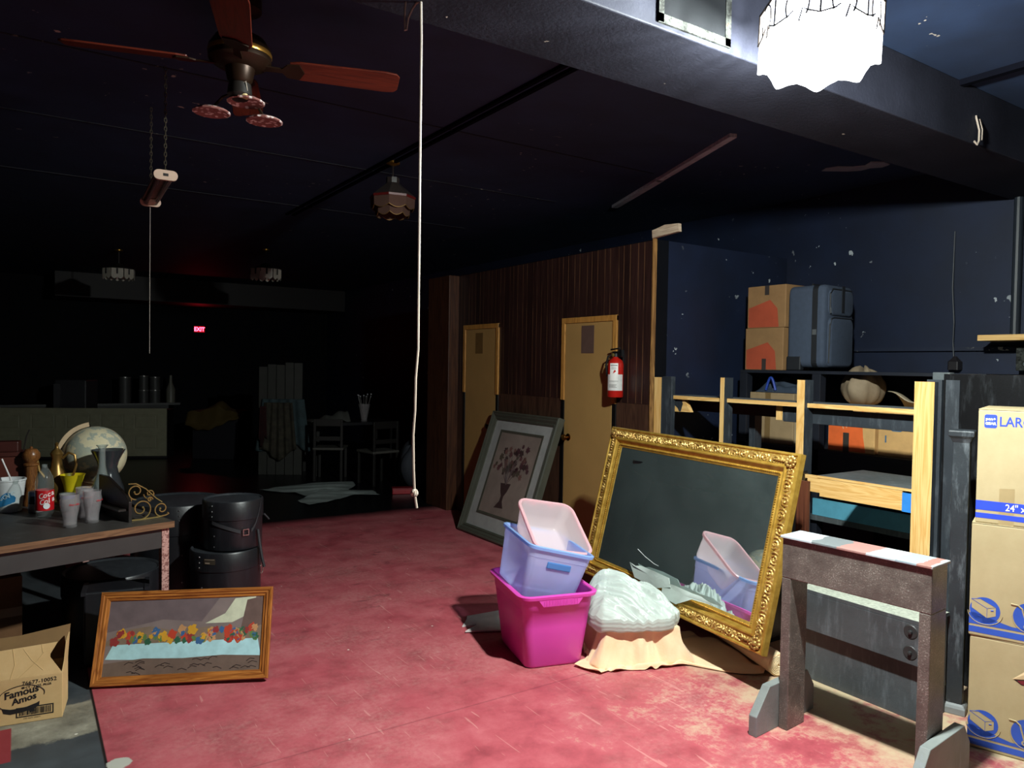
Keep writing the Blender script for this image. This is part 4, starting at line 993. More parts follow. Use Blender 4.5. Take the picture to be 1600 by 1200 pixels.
m = MB(); m.grid(10, 4, lambda u, v: (0.0664 * cos(pi + 0.5 + 0.4 * u), 0.0664 * sin(pi + 0.5 + 0.4 * u), 0.19 + 0.02 * v * sin(pi * u) + 0.02 * u)); m.build('label_mark', RED, lb)
m = MB(); m.lathe([(0.0, 0.325), (0.022, 0.325), (0.022, 0.355), (0.012, 0.36), (0.0, 0.362)], 18)
m.box(-0.012, 0.012, -0.075, 0.03, 0.355, 0.372); m.box(-0.010, 0.010, -0.085, 0.02, 0.385, 0.396, x=R(-0.1, 'X')); m.box(-0.013, 0.013, -0.085, -0.045, 0.325, 0.385)
m.build('valve_lever', BLKP, t, bevel=0.002)
m = MB(); m.lathe([(0.0, 0.0), (0.014, 0.001), (0.015, 0.008), (0.0, 0.010)], 16, x=T(-0.022, 0.005, 0.342) @ R(-pi/2, 'Y')); m.build('pressure_gauge', plain('#b9a05a', 0.3, 0.7), t, smooth=True)
m = MB(); m.tube([(-0.01, 0.03, 0.345), (-0.035, 0.055, 0.33), (-0.045, 0.068, 0.26), (-0.03, 0.072, 0.17)], 0.008, 8); m.build('hose', BLKP, t, smooth=True)
m = MB(); m.box(0.055, 0.075, -0.02, 0.02, 0.02, 0.36); m.build('wall_bracket', BLKP, t)

# ================================================================ PICTURES
GREYF = plain('#47483f', 0.4, bump=0.15)
def floral():
    W, H = 1.12, 1.235
    base = Vector((3.640, 6.37, 0.0)); u = Vector((0.0, -1, 0)); v = Vector((0.405, 0, 1.165)).normalized()
    t = thing('framed_picture', 'grey framed flower bouquet print leaning against the panelled wall between the doors', 'picture', mat=frame_mat(base + u * W / 2 + v * H / 2, u, v))
    m = MB(); mitre(m, W, H, [(0, -0.03), (0, 0.030), (0.012, 0.040), (0.030, 0.030), (0.036, 0.032), (0.060, 0.016), (0.066, 0.020), (0.085, 0.010), (0.085, -0.03)]); m.build('frame', GREYF, t)
    bx(-W/2 + 0.08, W/2 - 0.08, -H/2 + 0.08, H/2 - 0.08, -0.015, 0.0).build('mat_board', plain('#9a9a98', 0.35), t)
    m = MB(); m.x = T(0.01, 0.02, 0); mitre(m, 0.72, 0.84, [(0, 0.0), (0, 0.006), (0.025, 0.004), (0.025, 0.0)]); m.build('inner_fillet', plain('#4a483f', 0.4), t)
    m = MB(); m.box(-0.34, 0.36, -0.385, 0.425, 0.0005, 0.002)
    pr = m.build('print', plain('#83746c', 0.5, var=0.2, scale=4), t)
    rnd = random.Random(11); cols = ['#4a2c33', '#5c3a3c', '#3c2a2a', '#6a4a45', '#4d4238']
    for ci, h in enumerate(cols):
        m = MB()
        for k in range(13):
            a = rnd.uniform(0.15, pi - 0.15); r_ = rnd.uniform(0.06, 0.30); cx, cy = 0.01 + r_ * cos(a) * 1.0, 0.02 + r_ * sin(a) * 1.0 + rnd.uniform(-.04, .02)
            npt = rnd.randint(5, 8); R0 = rnd.uniform(0.016, 0.036); ph = rnd.uniform(0, 6)
            pts = [(cx + R0 * (1 + 0.35 * sin(q * 3 + ph)) * cos(2*pi*q/18), cy + R0 * (1 + 0.35 * cos(q * 2.1 + ph)) * sin(2*pi*q/18)) for q in range(18)]
            m.add([(x, y, 0.0022 + 0.0002 * ci) for x, y in pts], [tuple(range(18))])
        if ci == 2:
            for k in range(16):
                a = pi / 2 + rnd.uniform(-1.0, 1.0); L = rnd.uniform(0.12, 0.3)
                m.tube([(0.0, -0.08, 0.0026), (L * 0.5 * cos(a), -0.06 + L * 0.5 * sin(a) * 1.1, 0.0026), (L * cos(a), -0.02 + L * sin(a), 0.0026)], 0.0022, 4)
            m.add([(x, y, 0.0027) for x, y in ((-0.09, -0.07), (0.08, -0.06), (0.05, -0.14), (0.015, -0.19), (0.018, -0.24), (0.06, -0.30), (-0.09, -0.31), (-0.03, -0.24), (-0.025, -0.19), (-0.06, -0.14))], [tuple(range(10))])
        m.build('painted_flowers', plain(h, 0.6), pr)
    bx(-W/2 + 0.02, W/2 - 0.02, -H/2 + 0.02, H/2 - 0.02, -0.03, -0.016).build('backing_board', plain('#3d352c', 0.8), t)
floral()
def small_print():
    TL, TR, BR, BL = [Vector(q) for q in ((0.353, 4.308, 0.427), (1.12, 3.939, 0.439), (1.053, 3.793, 0.012), (0.286, 4.163, 0.003))]
    u = (TR - TL) + (BR - BL); v = (TL - BL) + (TR - BR); c = (TL + TR + BR + BL) / 4 + Vector((0, 0, 0.006))
    W, H = u.length / 2, v.length / 2
    t = thing('framed_picture', 'brown wood framed colourful picture leaning on the floor by the table leg', 'picture', mat=frame_mat(c, u, v))
    fw_ = wood('#7a431c', '#b06f33', 1.2, 'X', 0.35, 'oak_frame'); fh_ = wood('#7a431c', '#b06f33', 1.2, 'Y', 0.35, 'oak_frame_upright')
    prof = [(0, -0.014), (0, 0.008), (0.004, 0.014), (0.016, 0.012), (0.020, 0.007), (0.030, 0.008), (0.034, 0.002), (0.044, 0.0), (0.046, -0.005), (0.046, -0.014)]
    m = MB(); mitre(m, W, H, prof)
    m.mi = [0 if (i % 4) in (0, 2) else 1 for i in range(len(m.mi))]
    m.build('frame', [fw_, fh_], t)
    bx(-W/2 + 0.012, W/2 - 0.012, -H/2 + 0.012, H/2 - 0.012, -0.013, -0.007).build('backing_board', plain('#4a3a28', 0.8), t)
    # a plain painted riverside garden in the same colours as the print
    w_, h_ = W/2 - 0.044, H/2 - 0.044
    pic = bx(-w_, w_, -h_, h_, -0.0068, -0.0058).build('print', plain('#7d6f6c', 0.35, var=0.15, scale=6), t)
    def patch(name, pts, col, z): 
        mm_ = MB(); mm_.add([(x * w_, y * h_, z) for x, y in pts], [tuple(range(len(pts)))]); return mm_.build(name, plain(col, 0.4, var=0.15, scale=14), pic)
    patch('painted_sky', [(-1, 0.15), (-0.3, 0.45), (0.2, 0.35), (0.42, 1), (-1, 1)], '#6a5c5e', -0.0056)
    patch('painted_cloud', [(0.25, 0.30), (0.5, 0.55), (0.62, 0.95), (0.9, 1), (0.8, 0.5), (0.6, 0.3)], '#c3c6ad', -0.0055)
    patch('painted_cliff', [(0.72, 0.15), (0.78, 0.9), (1, 1), (1, 0.1)], '#66524c', -0.0054)
    patch('painted_hill', [(-1, -0.1), (-0.8, 0.2), (-0.45, 0.28), (-0.1, 0.12), (0.3, 0.22), (0.7, 0.12), (1, 0.2), (1, -0.2), (-1, -0.2)], '#7e6c5c', -0.0053)
    patch('painted_river', [(-0.98, -0.55), (-0.9, -0.18), (0.95, -0.15), (1.0, -0.62), (0.3, -0.58), (-0.3, -0.62)], '#a9d3d8', -0.0052)
    patch('painted_bank', [(-1, -1), (1, -1), (1, -0.62), (0.5, -0.56), (0, -0.6), (-0.5, -0.56), (-1, -0.66)], '#6b5a50', -0.0051)
    rnd = random.Random(4)
    for h in ('#2f5d45', '#b4402c', '#39608c', '#c9962e', '#5d7a45', '#8e3434', '#b98a5e'):
        m = MB()
        for k in range(9):
            cx, cy, r_ = rnd.uniform(-0.9, 0.92) * w_, (rnd.uniform(-0.16, 0.16)) * h_, rnd.uniform(0.010, 0.024); ph = rnd.uniform(0, 6)
            m.add([(cx + r_ * (1 + 0.3 * sin(3 * q + ph)) * cos(2*pi*q/14), cy + r_ * 1.1 * (1 + 0.25 * cos(2 * q + ph)) * sin(2*pi*q/14), -0.0050 + rnd.uniform(0, 0.0003)) for q in range(14)], [tuple(range(14))])
        m.build('painted_shrub', plain(h, 0.45), pic)
    m = MB()
    for k in range(26):
        cx, cy = rnd.uniform(-0.85, 0.85) * w_, rnd.uniform(-0.95, -0.62) * h_; a = rnd.uniform(-0.5, 0.5)
        m.tube([(cx, cy, -0.0049), (cx + 0.02 * cos(a), cy + 0.012 * sin(a) + 0.008, -0.0049), (cx + 0.045 * cos(a), cy + 0.02 * sin(a), -0.0049)], 0.0018, 4)
    m.build('painted_twig', plain('#2f211f', 0.6), pic)
small_print()

# ================================================================ LEFT TABLE
TZ = 0.76
def table():
    t = thing('work_table', 'long dark-topped table with brown edge and pink speckled leg, crowded with bottles', 'table', (0.702, 4.357, 0), rad(15.3))
    topm = black_paint('#3a3633', rough=0.55, dust=0.15, bump=0.1, name='dull_dark_tabletop'); edge = wood('#5a3d28', '#7d5a3e', 0.8, 'X', 0.5, 'brown_table_edge')
    L, Dd = 1.9, 1.25
    m = MB(); m.box(-L, 0, 0, Dd, TZ - 0.034, TZ, {'+z': 0, '': 1}); m.build('tabletop', [topm, edge], t, bevel=0.003)
    m = MB(); m.box(-L + 0.05, -0.055, 0.035, 0.05, TZ - 0.145, TZ - 0.034); m.box(-0.055, -0.04, 0.05, Dd - 0.05, TZ - 0.145, TZ - 0.034); m.build('apron', plain('#33302f', 0.55), t)
    g = N('speckled_pink_leg'); p = g.pos(); lm = g.done(g.bsdf(g.mix(g.mask(g.noise(p, 90, 3), 0.52, 0.56), C('#bb8f86'), C('#7c4f49')), 0.6))
    for x_, y_ in ((-0.055, 0.03), (-L + 0.05, 0.03), (-0.055, Dd - 0.07), (-L + 0.05, Dd - 0.07)): bx(x_, x_ + 0.04, y_, y_ + 0.04, 0, TZ - 0.034).build('leg', lm, t, bevel=0.003)
table()
def L(name, label, cat, prof, mat, loc, seg=28, group=None, part=None, fac=None, angle=38):
    """turned object: an empty with its body"""
    t = thing(name, label, cat, loc, 0, group); m = MB(); m.lathe(prof, seg, fac=fac); m.build(part or 'body', mat, t, smooth=True, angle=angle); return t
GL = glass('#e8f0ee', 0.93); GLD = glass('#8f9c98', 0.72, 0.05, 'smoky_glass'); FROST = glass('#dcd6d8', 0.84, 0.12, 'frosted_glass')
# styrofoam cup
t = L('foam_cup', 'white foam cup with blue wavy print and a straw at the table edge', 'cup', [(0.0, 0.0), (0.058, 0), (0.061, 0.006), (0.080, 0.175), (0.084, 0.178), (0.084, 0.186), (0.078, 0.186), (0.058, 0.012), (0.0, 0.012)], plain('#d8dadb', 0.6), (-0.052, 5.08, TZ))
m = MB(); m.grid(20, 8, lambda u, v: ((0.0625 + 0.108 * (0.035 + 0.085 * v + 0.012 * sin(u * 6)) + 0.0012) * cos(pi + 0.75 + 1.25 * u), (0.0625 + 0.108 * (0.035 + 0.085 * v + 0.012 * sin(u * 6)) + 0.0012) * sin(pi + 0.75 + 1.25 * u), 0.03 + 0.03 * u + (0.07 * sin(pi * (0.12 + 0.76 * u))) * v)); m.build('blue_print', plain('#2f7fb4', 0.5), t, smooth=True)
m = MB()
for i, ch in enumerate('SONIC'):
    a = pi + 1.0 + 0.17 * i; r_ = 0.0765
    letters(m, ch, 0.032, Matrix.Translation((r_ * cos(a), r_ * sin(a), 0.073 + 0.006 * i)) @ R(a + pi/2, 'Z') @ R(pi/2, 'X') @ R(0.2, 'Z'), bold=0.0006)
m.build('lettering', plain('#cfe4ee', 0.5), t)
m = MB(); m.tube([(0.03, 0.0, 0.02), (0.005, -0.0, 0.19), (-0.035, 0.01, 0.30)], 0.0045, 8); m.build('straw', plain('#d9d4d2', 0.4), t, smooth=True)
# cola bottle
t = L('cola_bottle', 'clear plastic cola bottle with red label standing near the foam cup', 'bottle', [(0.0, 0.0), (0.030, 0.0), (0.036, 0.012), (0.044, 0.03), (0.044, 0.155), (0.045, 0.19), (0.040, 0.225), (0.022, 0.262), (0.0135, 0.275), (0.0135, 0.292), (0.012, 0.292), (0.012, 0.277), (0.0, 0.277)], GL, (0.112, 4.80, TZ))
m = MB(); m.lathe([(0.0452, 0.042), (0.0458, 0.045), (0.0458, 0.150), (0.0452, 0.153)], 32, cap=False); lb = m.build('label', plain('#c01a22', 0.35), t, smooth=True); lb['label'] = 'red label with white script'
m = MB()
def onb(s_, a0, z_, size, dz=0.0, sh=0.3):
    for i, ch in enumerate(s_):
        a = a0 + i * size * 0.55 / 0.046
        letters(m, ch, size, Matrix.Translation((0.0466 * cos(a), 0.0466 * sin(a), z_ + dz * i)) @ R(a + pi/2, 'Z') @ R(pi/2, 'X') @ R(0.35, 'Z'), shear=sh, bold=0.0008)
onb('Coca', pi + 0.95, 0.105, 0.038, 0.006); onb('Cola', pi + 1.05, 0.072, 0.038, 0.006)
m.build('script', plain('#ecdedd', 0.4), lb)
m = MB(); a = pi + 1.75; m.lathe([(0, 0), (0.0165, 0), (0.0165, 0.0012), (0, 0.0012)], 24, x=Matrix.Translation((0.0462 * cos(a), 0.0462 * sin(a), 0.068)) @ R(a, 'Z') @ R(pi/2, 'Y')); m.build('round_seal', plain('#dcdcdf', 0.4), lb)
# soda fountain glasses
def soda(loc, label):
    t = thing('soda_glass', label, 'drinking glass', loc, 0.4, 'soda glasses on the table')
    pr = [(0.0, 0.0), (0.031, 0.0), (0.033, 0.006), (0.031, 0.012), (0.033, 0.05), (0.042, 0.10), (0.047, 0.128), (0.045, 0.142), (0.043, 0.15), (0.045, 0.172), (0.0435, 0.172), (0.041, 0.15), (0.045, 0.128), (0.040, 0.10), (0.031, 0.052), (0.029, 0.016), (0.0, 0.014)]
    m = MB(); m.lathe(pr, 40, fac=lambda a, z: 1 + (0.025 * abs(cos(5 * a)) if z < 0.12 else 0)); m.build('bowl', FROST, t, smooth=True, angle=60)
    m = MB()
    onz = 0.118
    for i, ch in enumerate('Coca-Cola'):
        a = pi + 1.0 + i * 0.13; letters(m, ch, 0.013, Matrix.Translation((0.0485 * cos(a), 0.0485 * sin(a), onz)) @ R(a + pi/2, 'Z') @ R(pi/2, 'X'), shear=0.3, bold=0.0003)
    m.build('red_lettering', plain('#c22a34', 0.5), t); return t
s0 = soda((0.216, 4.46, TZ), 'frosted fountain glass nearest the table front edge')
copy_thing(s0, (0.322, 4.53, TZ), 0.9, 'frosted fountain glass right of the front one, by the black scroll shelf')
copy_thing(s0, (0.295, 4.655, TZ), 0.1, 'frosted fountain glass standing behind the other two')
# dark tumblers with blue bands
def tumbler(loc, label):
    t = thing('glass_tumbler', label, 'drinking glass', loc, 0, 'blue banded tumblers')
    m = MB(); m.lathe([(0, 0), (0.036, 0), (0.040, 0.10), (0.0385, 0.10), (0.035, 0.008), (0, 0.008)], 28); m.build('bowl', GLD, t, smooth=True)
    m = MB(); m.lathe([(0.0395, 0.070), (0.0404, 0.071), (0.0409, 0.090), (0.0405, 0.091)], 28, cap=False); m.build('blue_band', plain('#3a4f8f', 0.4), t, smooth=True); return t
t0 = tumbler((0.225, 4.95, TZ), 'small tumbler with blue band in front of the yellow cup')
copy_thing(t0, (0.31, 4.93, TZ), 0, 'small tumbler with blue band left of the tall decanter foot')
copy_thing(t0, (0.33, 4.80, TZ), 0, 'small tumbler with blue band between the rear fountain glass and the decanter')
t = L('tin_can', 'squat dark and silver tin behind the cola bottle', 'can', [(0, 0), (0.036, 0), (0.038, 0.003), (0.038, 0.115), (0.035, 0.12), (0, 0.12)], plain('#24283a', 0.4), (0.075, 4.98, TZ))
m = MB(); m.lathe([(0.0382, 0.004), (0.0387, 0.005), (0.0387, 0.05), (0.0382, 0.051)], 28, cap=False); m.build('silver_band', plain('#a59f9f', 0.4), t, smooth=True)
L('plastic_cup', 'yellow flared plastic cup standing behind the tumblers', 'cup', [(0, 0), (0.040, 0), (0.041, 0.07), (0.048, 0.12), (0.066, 0.175), (0.069, 0.18), (0.066, 0.18), (0.045, 0.12), (0.038, 0.07), (0.036, 0.006), (0, 0.006)], plain('#d9c21c', 0.4), (0.262, 5.15, TZ), part='bowl')
L('decanter', 'slender clear glass decanter with long neck beside the dark carafe', 'decanter', [(0, 0), (0.062, 0), (0.070, 0.012), (0.070, 0.07), (0.058, 0.12), (0.030, 0.20), (0.020, 0.25), (0.0175, 0.345), (0.024, 0.365), (0.033, 0.372), (0.031, 0.374), (0.016, 0.35), (0.017, 0.25), (0.028, 0.2), (0.066, 0.07), (0.064, 0.012), (0, 0.010)], glass('#c9d2cf', 0.84, 0.05, 'decanter_glass'), (0.40, 4.92, TZ), part='glass_body')
L('carafe', 'dark hourglass carafe with flared rim in front of the globe', 'carafe', [(0, 0), (0.088, 0), (0.095, 0.02), (0.090, 0.09), (0.060, 0.18), (0.052, 0.22), (0.062, 0.26), (0.095, 0.325), (0.092, 0.326), (0.058, 0.262), (0.048, 0.22), (0.056, 0.18), (0.086, 0.09), (0.09, 0.02), (0, 0.012)], glass('#3c4044', 0.4, 0.06, 'dark_glass'), (0.445, 5.10, TZ), part='glass_body')
BRN = plain('#6b3e22', 0.35)
L('pepper_mill', 'turned brown wooden pepper mill with ball top', 'pepper mill', [(0, 0), (0.042, 0), (0.044, 0.02), (0.034, 0.05), (0.030, 0.10), (0.036, 0.14), (0.030, 0.20), (0.033, 0.235), (0.040, 0.24), (0.040, 0.25), (0.028, 0.255), (0.046, 0.285), (0.046, 0.31), (0.030, 0.335), (0.008, 0.34), (0.008, 0.35), (0, 0.352)], wood('#57311a', '#8a5a30', 2, 'Z', 0.3, 'turned_wood'), (0.055, 5.22, TZ))
# wooden canister
t = thing('wooden_canister', 'reddish brown wooden box with lid at the left of the table', 'canister', (-0.07, 5.36, TZ), rad(-10))
RB = plain('#5a2d24', 0.4); bx(-0.10, 0.10, -0.08, 0.08, 0, 0.29).build('body', RB, t, bevel=0.006); bx(-0.11, 0.11, -0.09, 0.09, 0.29, 0.315).build('lid', plain('#4a2520', 0.35), t, bevel=0.005); bx(-0.07, 0.07, -0.05, 0.05, 0.315, 0.375).build('lid_cap', plain('#43211d', 0.35), t, bevel=0.005)
m = MB(); m.tube([(0.085, 0.02, 0.315), (0.10, 0.02, 0.40), (0.115, 0.02, 0.44)], 0.004, 6); m.build('wire', plain('#1d1815', 0.5), t)
# brass ewer
t = thing('brass_ewer', 'dark brass ewer with looped handle behind the cola bottle', 'ewer', (0.185, 5.24, TZ))
BR = plain('#8a6a38', 0.35, 0.7)
m = MB(); m.lathe([(0, 0), (0.05, 0), (0.03, 0.02), (0.03, 0.04), (0.065, 0.10), (0.060, 0.16), (0.032, 0.22), (0.026, 0.27), (0.036, 0.30), (0.028, 0.315), (0.012, 0.33), (0.008, 0.35), (0.012, 0.36), (0, 0.372)], 28); m.build('body', BR, t, smooth=True)
m = MB(); m.tube([(0.028 * 1, -0.01, 0.27), (0.060, -0.02, 0.305), (0.092, -0.03, 0.29), (0.10, -0.03, 0.23), (0.085, -0.025, 0.17), (0.058, -0.02, 0.13)], 0.008, 8); m.build('handle', BR, t, smooth=True)
m = MB(); m.tube([(-0.05, 0.01, 0.14), (-0.09, 0.02, 0.20), (-0.10, 0.02, 0.27)], [0.014, 0.009, 0.007], 8); m.build('spout', BR, t, smooth=True)
# globe
def globe():
    c = Vector((0.405, 5.47, 1.015)); r = 0.185
    t = thing('globe', 'antique cream globe with wooden meridian arc at the back of the table', 'globe', (c.x, c.y, TZ), rad(-6))
    g = N('antique_map'); p = g.pos(); nz = g.noise(p, 7.5, 8, 0.62); n2 = g.noise(p, 30, 4)
    col = g.ramp(g.math('ADD', nz, g.math('MULTIPLY', n2, 0.08)), [(0.40, C('#d2c8a4')), (0.52, C('#dacfae')), (0.56, C('#a3aa9e')), (0.66, C('#b6b6a0'))])
    col = g.mix(g.mask(g.noise(p, 3.0, 3), 0.56, 0.64), col, C('#cda57a'))
    pol = g.done(g.bsdf(col, 0.32, 0, 0.5))
    h = c.z - TZ
    tilt = R(rad(-23.5), 'Y')
    m = MB(); m.sphere(r, (0, 0, h), 48); s_ = m.build('ball', pol, t, smooth=True)
    m = MB(); m.tube([tuple(Vector((0, 0, h)) + Vector((0.1802 * cos(q) * cos(0.5), 0.1802 * cos(q) * sin(0.5) * 0 - 0.1802 * sin(q) , 0.1802 * cos(q) * sin(0.5)))) for q in [k * 2 * pi / 60 for k in range(60)]], 0.0012, 4, closed=True); m.build('equator_line', plain('#7c3a34', 0.5), s_)
    m = MB(); rs = []
    for k in range(33):
        a = rad(100) + rad(185) * k / 32; rs.append([tuple(Vector((0, 0, h)) + Vector((q * cos(a), y_, q * sin(a)))) for q, y_ in ((0.189, -0.014), (0.216, -0.014), (0.216, 0.014), (0.189, 0.014))])
    m.rings(rs); m.build('meridian_arc', plain('#cbb08e', 0.5), t)
    m = MB(); m.lathe([(0, 0), (0.10, 0), (0.10, 0.010), (0.06, 0.018), (0.024, 0.026), (0.022, h - 0.217), (0.0, h - 0.2165)], 32); m.build('stand', wood('#5a3a22', '#8a623c', 2, 'Z', 0.35, 'globe_stand'), t, smooth=True)
    m = MB()
    for a in (rad(100), rad(285)): m.sphere(0.010, (0.192 * cos(a), 0, h + 0.192 * sin(a)), 10)
    m.build('axis_pin', plain('#2a2420', 0.3, 0.8), t, smooth=True)
globe()
# small black shelf end with brass scrolls
def scroll_shelf():
    t = thing('scroll_bracket', 'black shelf with brass scrollwork end standing at the table corner', 'shelf bracket', (0.502, 4.43, TZ), rad(15))
    m = MB(); m.prism([(0.0, 0.0), (0.42, 0.0), (0.42, 0.215), (0.30, 0.215), (0.04, 0.140), (0.0, 0.110)], -0.018, 0.0, x=YZ(0)); m.build('side_panel', black_paint('#1b1512', rough=0.4, name='black_shelf_side'), t, bevel=0.002)
    bx(-0.062, -0.018, 0.02, 0.40, 0.06, 0.072).build('shelf_board', plain('#171310', 0.45), t)
    m = MB(); BRS = plain('#a58c56', 0.35, 0.75)
    def spiral(cx, cz, r0, a0, turns, y_=0.02, th=0.0042, sgn=1):
        n = int(26 * turns) + 8
        m.tube([(cx + r0 * (1 - 0.80 * k / n) * cos(a0 + sgn * 2 * pi * turns * k / n), y_, cz + r0 * (1 - 0.80 * k / n) * sin(a0 + sgn * 2 * pi * turns * k / n)) for k in range(n + 1)], th, 6)
        m.sphere(0.007, (cx + r0 * 0.2 * cos(a0 + sgn * 2 * pi * turns), y_, cz + r0 * 0.2 * sin(a0 + sgn * 2 * pi * turns)), 8)
    spiral(0.055, 0.062, 0.058, -pi/2, 1.35); spiral(0.165, 0.048, 0.042, -pi/2, 1.3, sgn=-1); spiral(0.040, 0.155, 0.045, -pi/2, 1.2, 0.05, sgn=-1); spiral(0.112, 0.135, 0.032, pi, 1.25, 0.05); spiral(0.105, 0.105, 0.016, 0, 1.0, 0.03)
    m.tube([(0.0, 0.02, 0.006), (0.06, 0.02, 0.004), (0.15, 0.02, 0.005), (0.19, 0.02, 0.010), (0.205, 0.02, 0.018), (0.197, 0.02, 0.024)], 0.0045, 6)
    m.tube([(0.0, 0.05, 0.20), (0.04, 0.05, 0.198), (0.09, 0.045, 0.165), (0.14, 0.035, 0.11), (0.17, 0.025, 0.085)], 0.0038, 6)
    m.tube([(0.003, 0.02, 0.0), (0.003, 0.02, 0.125)], 0.004, 6)
    m.build('scrollwork', BRS, t, smooth=True)
scroll_shelf()

# ================================================================ DRUM CASES
FIB = black_paint('#1a1a1e', rough=0.38, bump=0.12, dust=0.05, name='black_fibre_case'); FIBT = black_paint('#282b30', rough=0.55, dust=0.12, bump=0.2, name='dusty_case_lid'); RIV = plain('#8b8b8b', 0.3, 0.9); STR = plain('#2a2a2e', 0.7)
def drum_case(loc, r, h, label, lid=0.085, rz=0.0, rivet_a=(), strap=False):
    t = thing('drum_case', label, 'drum case', loc, rz, 'black drum cases behind the table')
    m = MB(); m.lathe([(0, 0), (r * 0.98, 0), (r, 0.006), (r, h - lid)], 56); m.build('shell', FIB, t, smooth=True)
    m = MB(); m.lathe([(r + 0.004, h - lid - 0.03), (r + 0.006, h - lid - 0.028), (r + 0.006, h - 0.008), (r + 0.001, h), (r * 0.96, h - 0.003), (r * 0.94, h - 0.010), (0, h - 0.006)], 56, cap=False); ld_ = m.build('lid', FIB, t, smooth=True)
    m = MB(); m.lathe([(0, h - 0.0055), (r * 0.93, h - 0.009), (r * 0.955, h - 0.002), (r * 0.99, h + 0.0012), (r + 0.003, h - 0.004)], 56, cap=False); m.build('lid_top', FIBT, ld_, smooth=True)
    m = MB()
    for a in rivet_a:
        for z_ in (h - 0.025, h - 0.06, h - 0.09): m.sphere(0.0055, ((r + 0.006) * cos(a), (r + 0.006) * sin(a), z_), 8)
        for z_ in (h * 0.55, h * 0.3, h * 0.08): m.sphere(0.0055, (r * cos(a + 0.07), r * sin(a + 0.07), z_), 8)
    if m.v: m.build('rivet', RIV, t, smooth=True)
    return t
# angles: local -y side faces the viewer
c1 = drum_case((1.085, 4.86, 0), 0.208, 0.47, 'black drum case with metal badge, lower of the two stacked cases', rivet_a=(rad(212),))
m = MB(); m.grid(8, 2, lambda u, v: (0.216 * cos(rad(222) + u * 0.33), 0.216 * sin(rad(222) + u * 0.33), 0.405 + 0.036 * v)); o = m.build('badge', plain('#4b4238', 0.4, 0.4), c1); 
m = MB(); m.grid(8, 2, lambda u, v: (0.2165 * cos(rad(224) + u * 0.14), 0.2165 * sin(rad(224) + u * 0.14), 0.411 + 0.007 * v)); m.grid(8, 2, lambda u, v: (0.2165 * cos(rad(223) + u * 0.29), 0.2165 * sin(rad(223) + u * 0.29), 0.434 + 0.003 * v)); m.build('badge_text', plain('#b9a893', 0.4, 0.4), o)
c2 = drum_case((1.125, 4.86, 0.472), 0.176, 0.30, 'black drum case with buckled strap, upper of the two stacked cases', rivet_a=(rad(215),))
m = MB()
def band(r, pts, hw=0.011):
    vs = []; fs = []
    for a, z in pts: vs += [(r * cos(a), r * sin(a), z - hw), (r * cos(a), r * sin(a), z + hw)]
    for i in range(len(pts) - 1): fs.append((2*i, 2*i+2, 2*i+3, 2*i+1))
    m.add(vs, fs)
band(0.1835, [(rad(216) + k * 0.06, 0.175 - 0.0032 * k * (1 + k * 0.01)) for k in range(17)]); band(0.185, [(rad(292) + k * 0.08, 0.115 + 0.024 * k * (0.4 + 0.13 * k)) for k in range(7)])
m.tube([(0.115, -0.150, 0.115), (0.125, -0.155, 0.03), (0.135, -0.175, -0.06), (0.150, -0.172, -0.12)], 0.009, 6)
m.tube([(0.178, -0.055, 0.19), (0.20, -0.05, 0.165), (0.212, -0.045, 0.15)], 0.006, 6); s_ = m.build('strap', STR, c2, smooth=True)
m = MB(); a = rad(281); X_ = Matrix.Translation((0.190 * cos(a), 0.190 * sin(a), 0.112)) @ R(a + pi/2, 'Z')
for q in ((-0.022, -0.017, -0.018, 0.018), (0.012, 0.017, -0.018, 0.018), (-0.022, 0.017, -0.020, -0.015), (-0.022, 0.017, 0.015, 0.020)): m.box(q[0], q[1], -0.003, 0.002, q[2], q[3], x=X_)
m.build('buckle', plain('#b9aea6', 0.25, 0.9), s_)
m = MB(); m.tube([(0.0 + 0.012 * cos(q), 0, 0.028 * sin(q)) for q in [k * 2 * pi / 18 for k in range(18)]], 0.0035, 6, x=Matrix.Translation((0.2, -0.07, 0.31)) @ R(0.5, 'Z'), closed=True); m.build('ring_buckle', plain('#c9beb4', 0.25, 0.9), c1)
drum_case((0.885, 5.37, 0), 0.285, 0.70, 'large black bass drum case behind the stacked pair', lid=0.16, rivet_a=(rad(300), rad(262)))
drum_case((0.46, 4.98, 0), 0.26, 0.385, 'wide black drum case in the dark under the table', lid=0.1)
# things under the table
t = thing('equipment_case', 'black equipment case standing upright under the table front', 'case', (0.44, 4.47, 0), rad(-8))
bx(-0.16, 0.14, -0.03, 0.16, 0, 0.40).build('body', FIB, t, bevel=0.01)
for sx in (-0.16, 0.14):
    for sz in (0.0, 0.384): bx(sx - 0.012, sx + 0.012, -0.035, 0.165, sz, sz + 0.02).build('corner_guard', plain('#202024', 0.4), t)
t = thing('cardboard_box', 'brown cardboard box in shadow under the table at the left edge', 'cardboard box', (-0.14, 5.0, 0), rad(6)); bx(-0.24, 0.14, -0.1, 0.25, 0, 0.42).build('carton', plain('#6d4a2c', 0.8), t, bevel=0.004); bx(-0.24, 0.14, -0.101, -0.1, 0.20, 0.25).build('tape', plain('#8a6a48', 0.3), t)

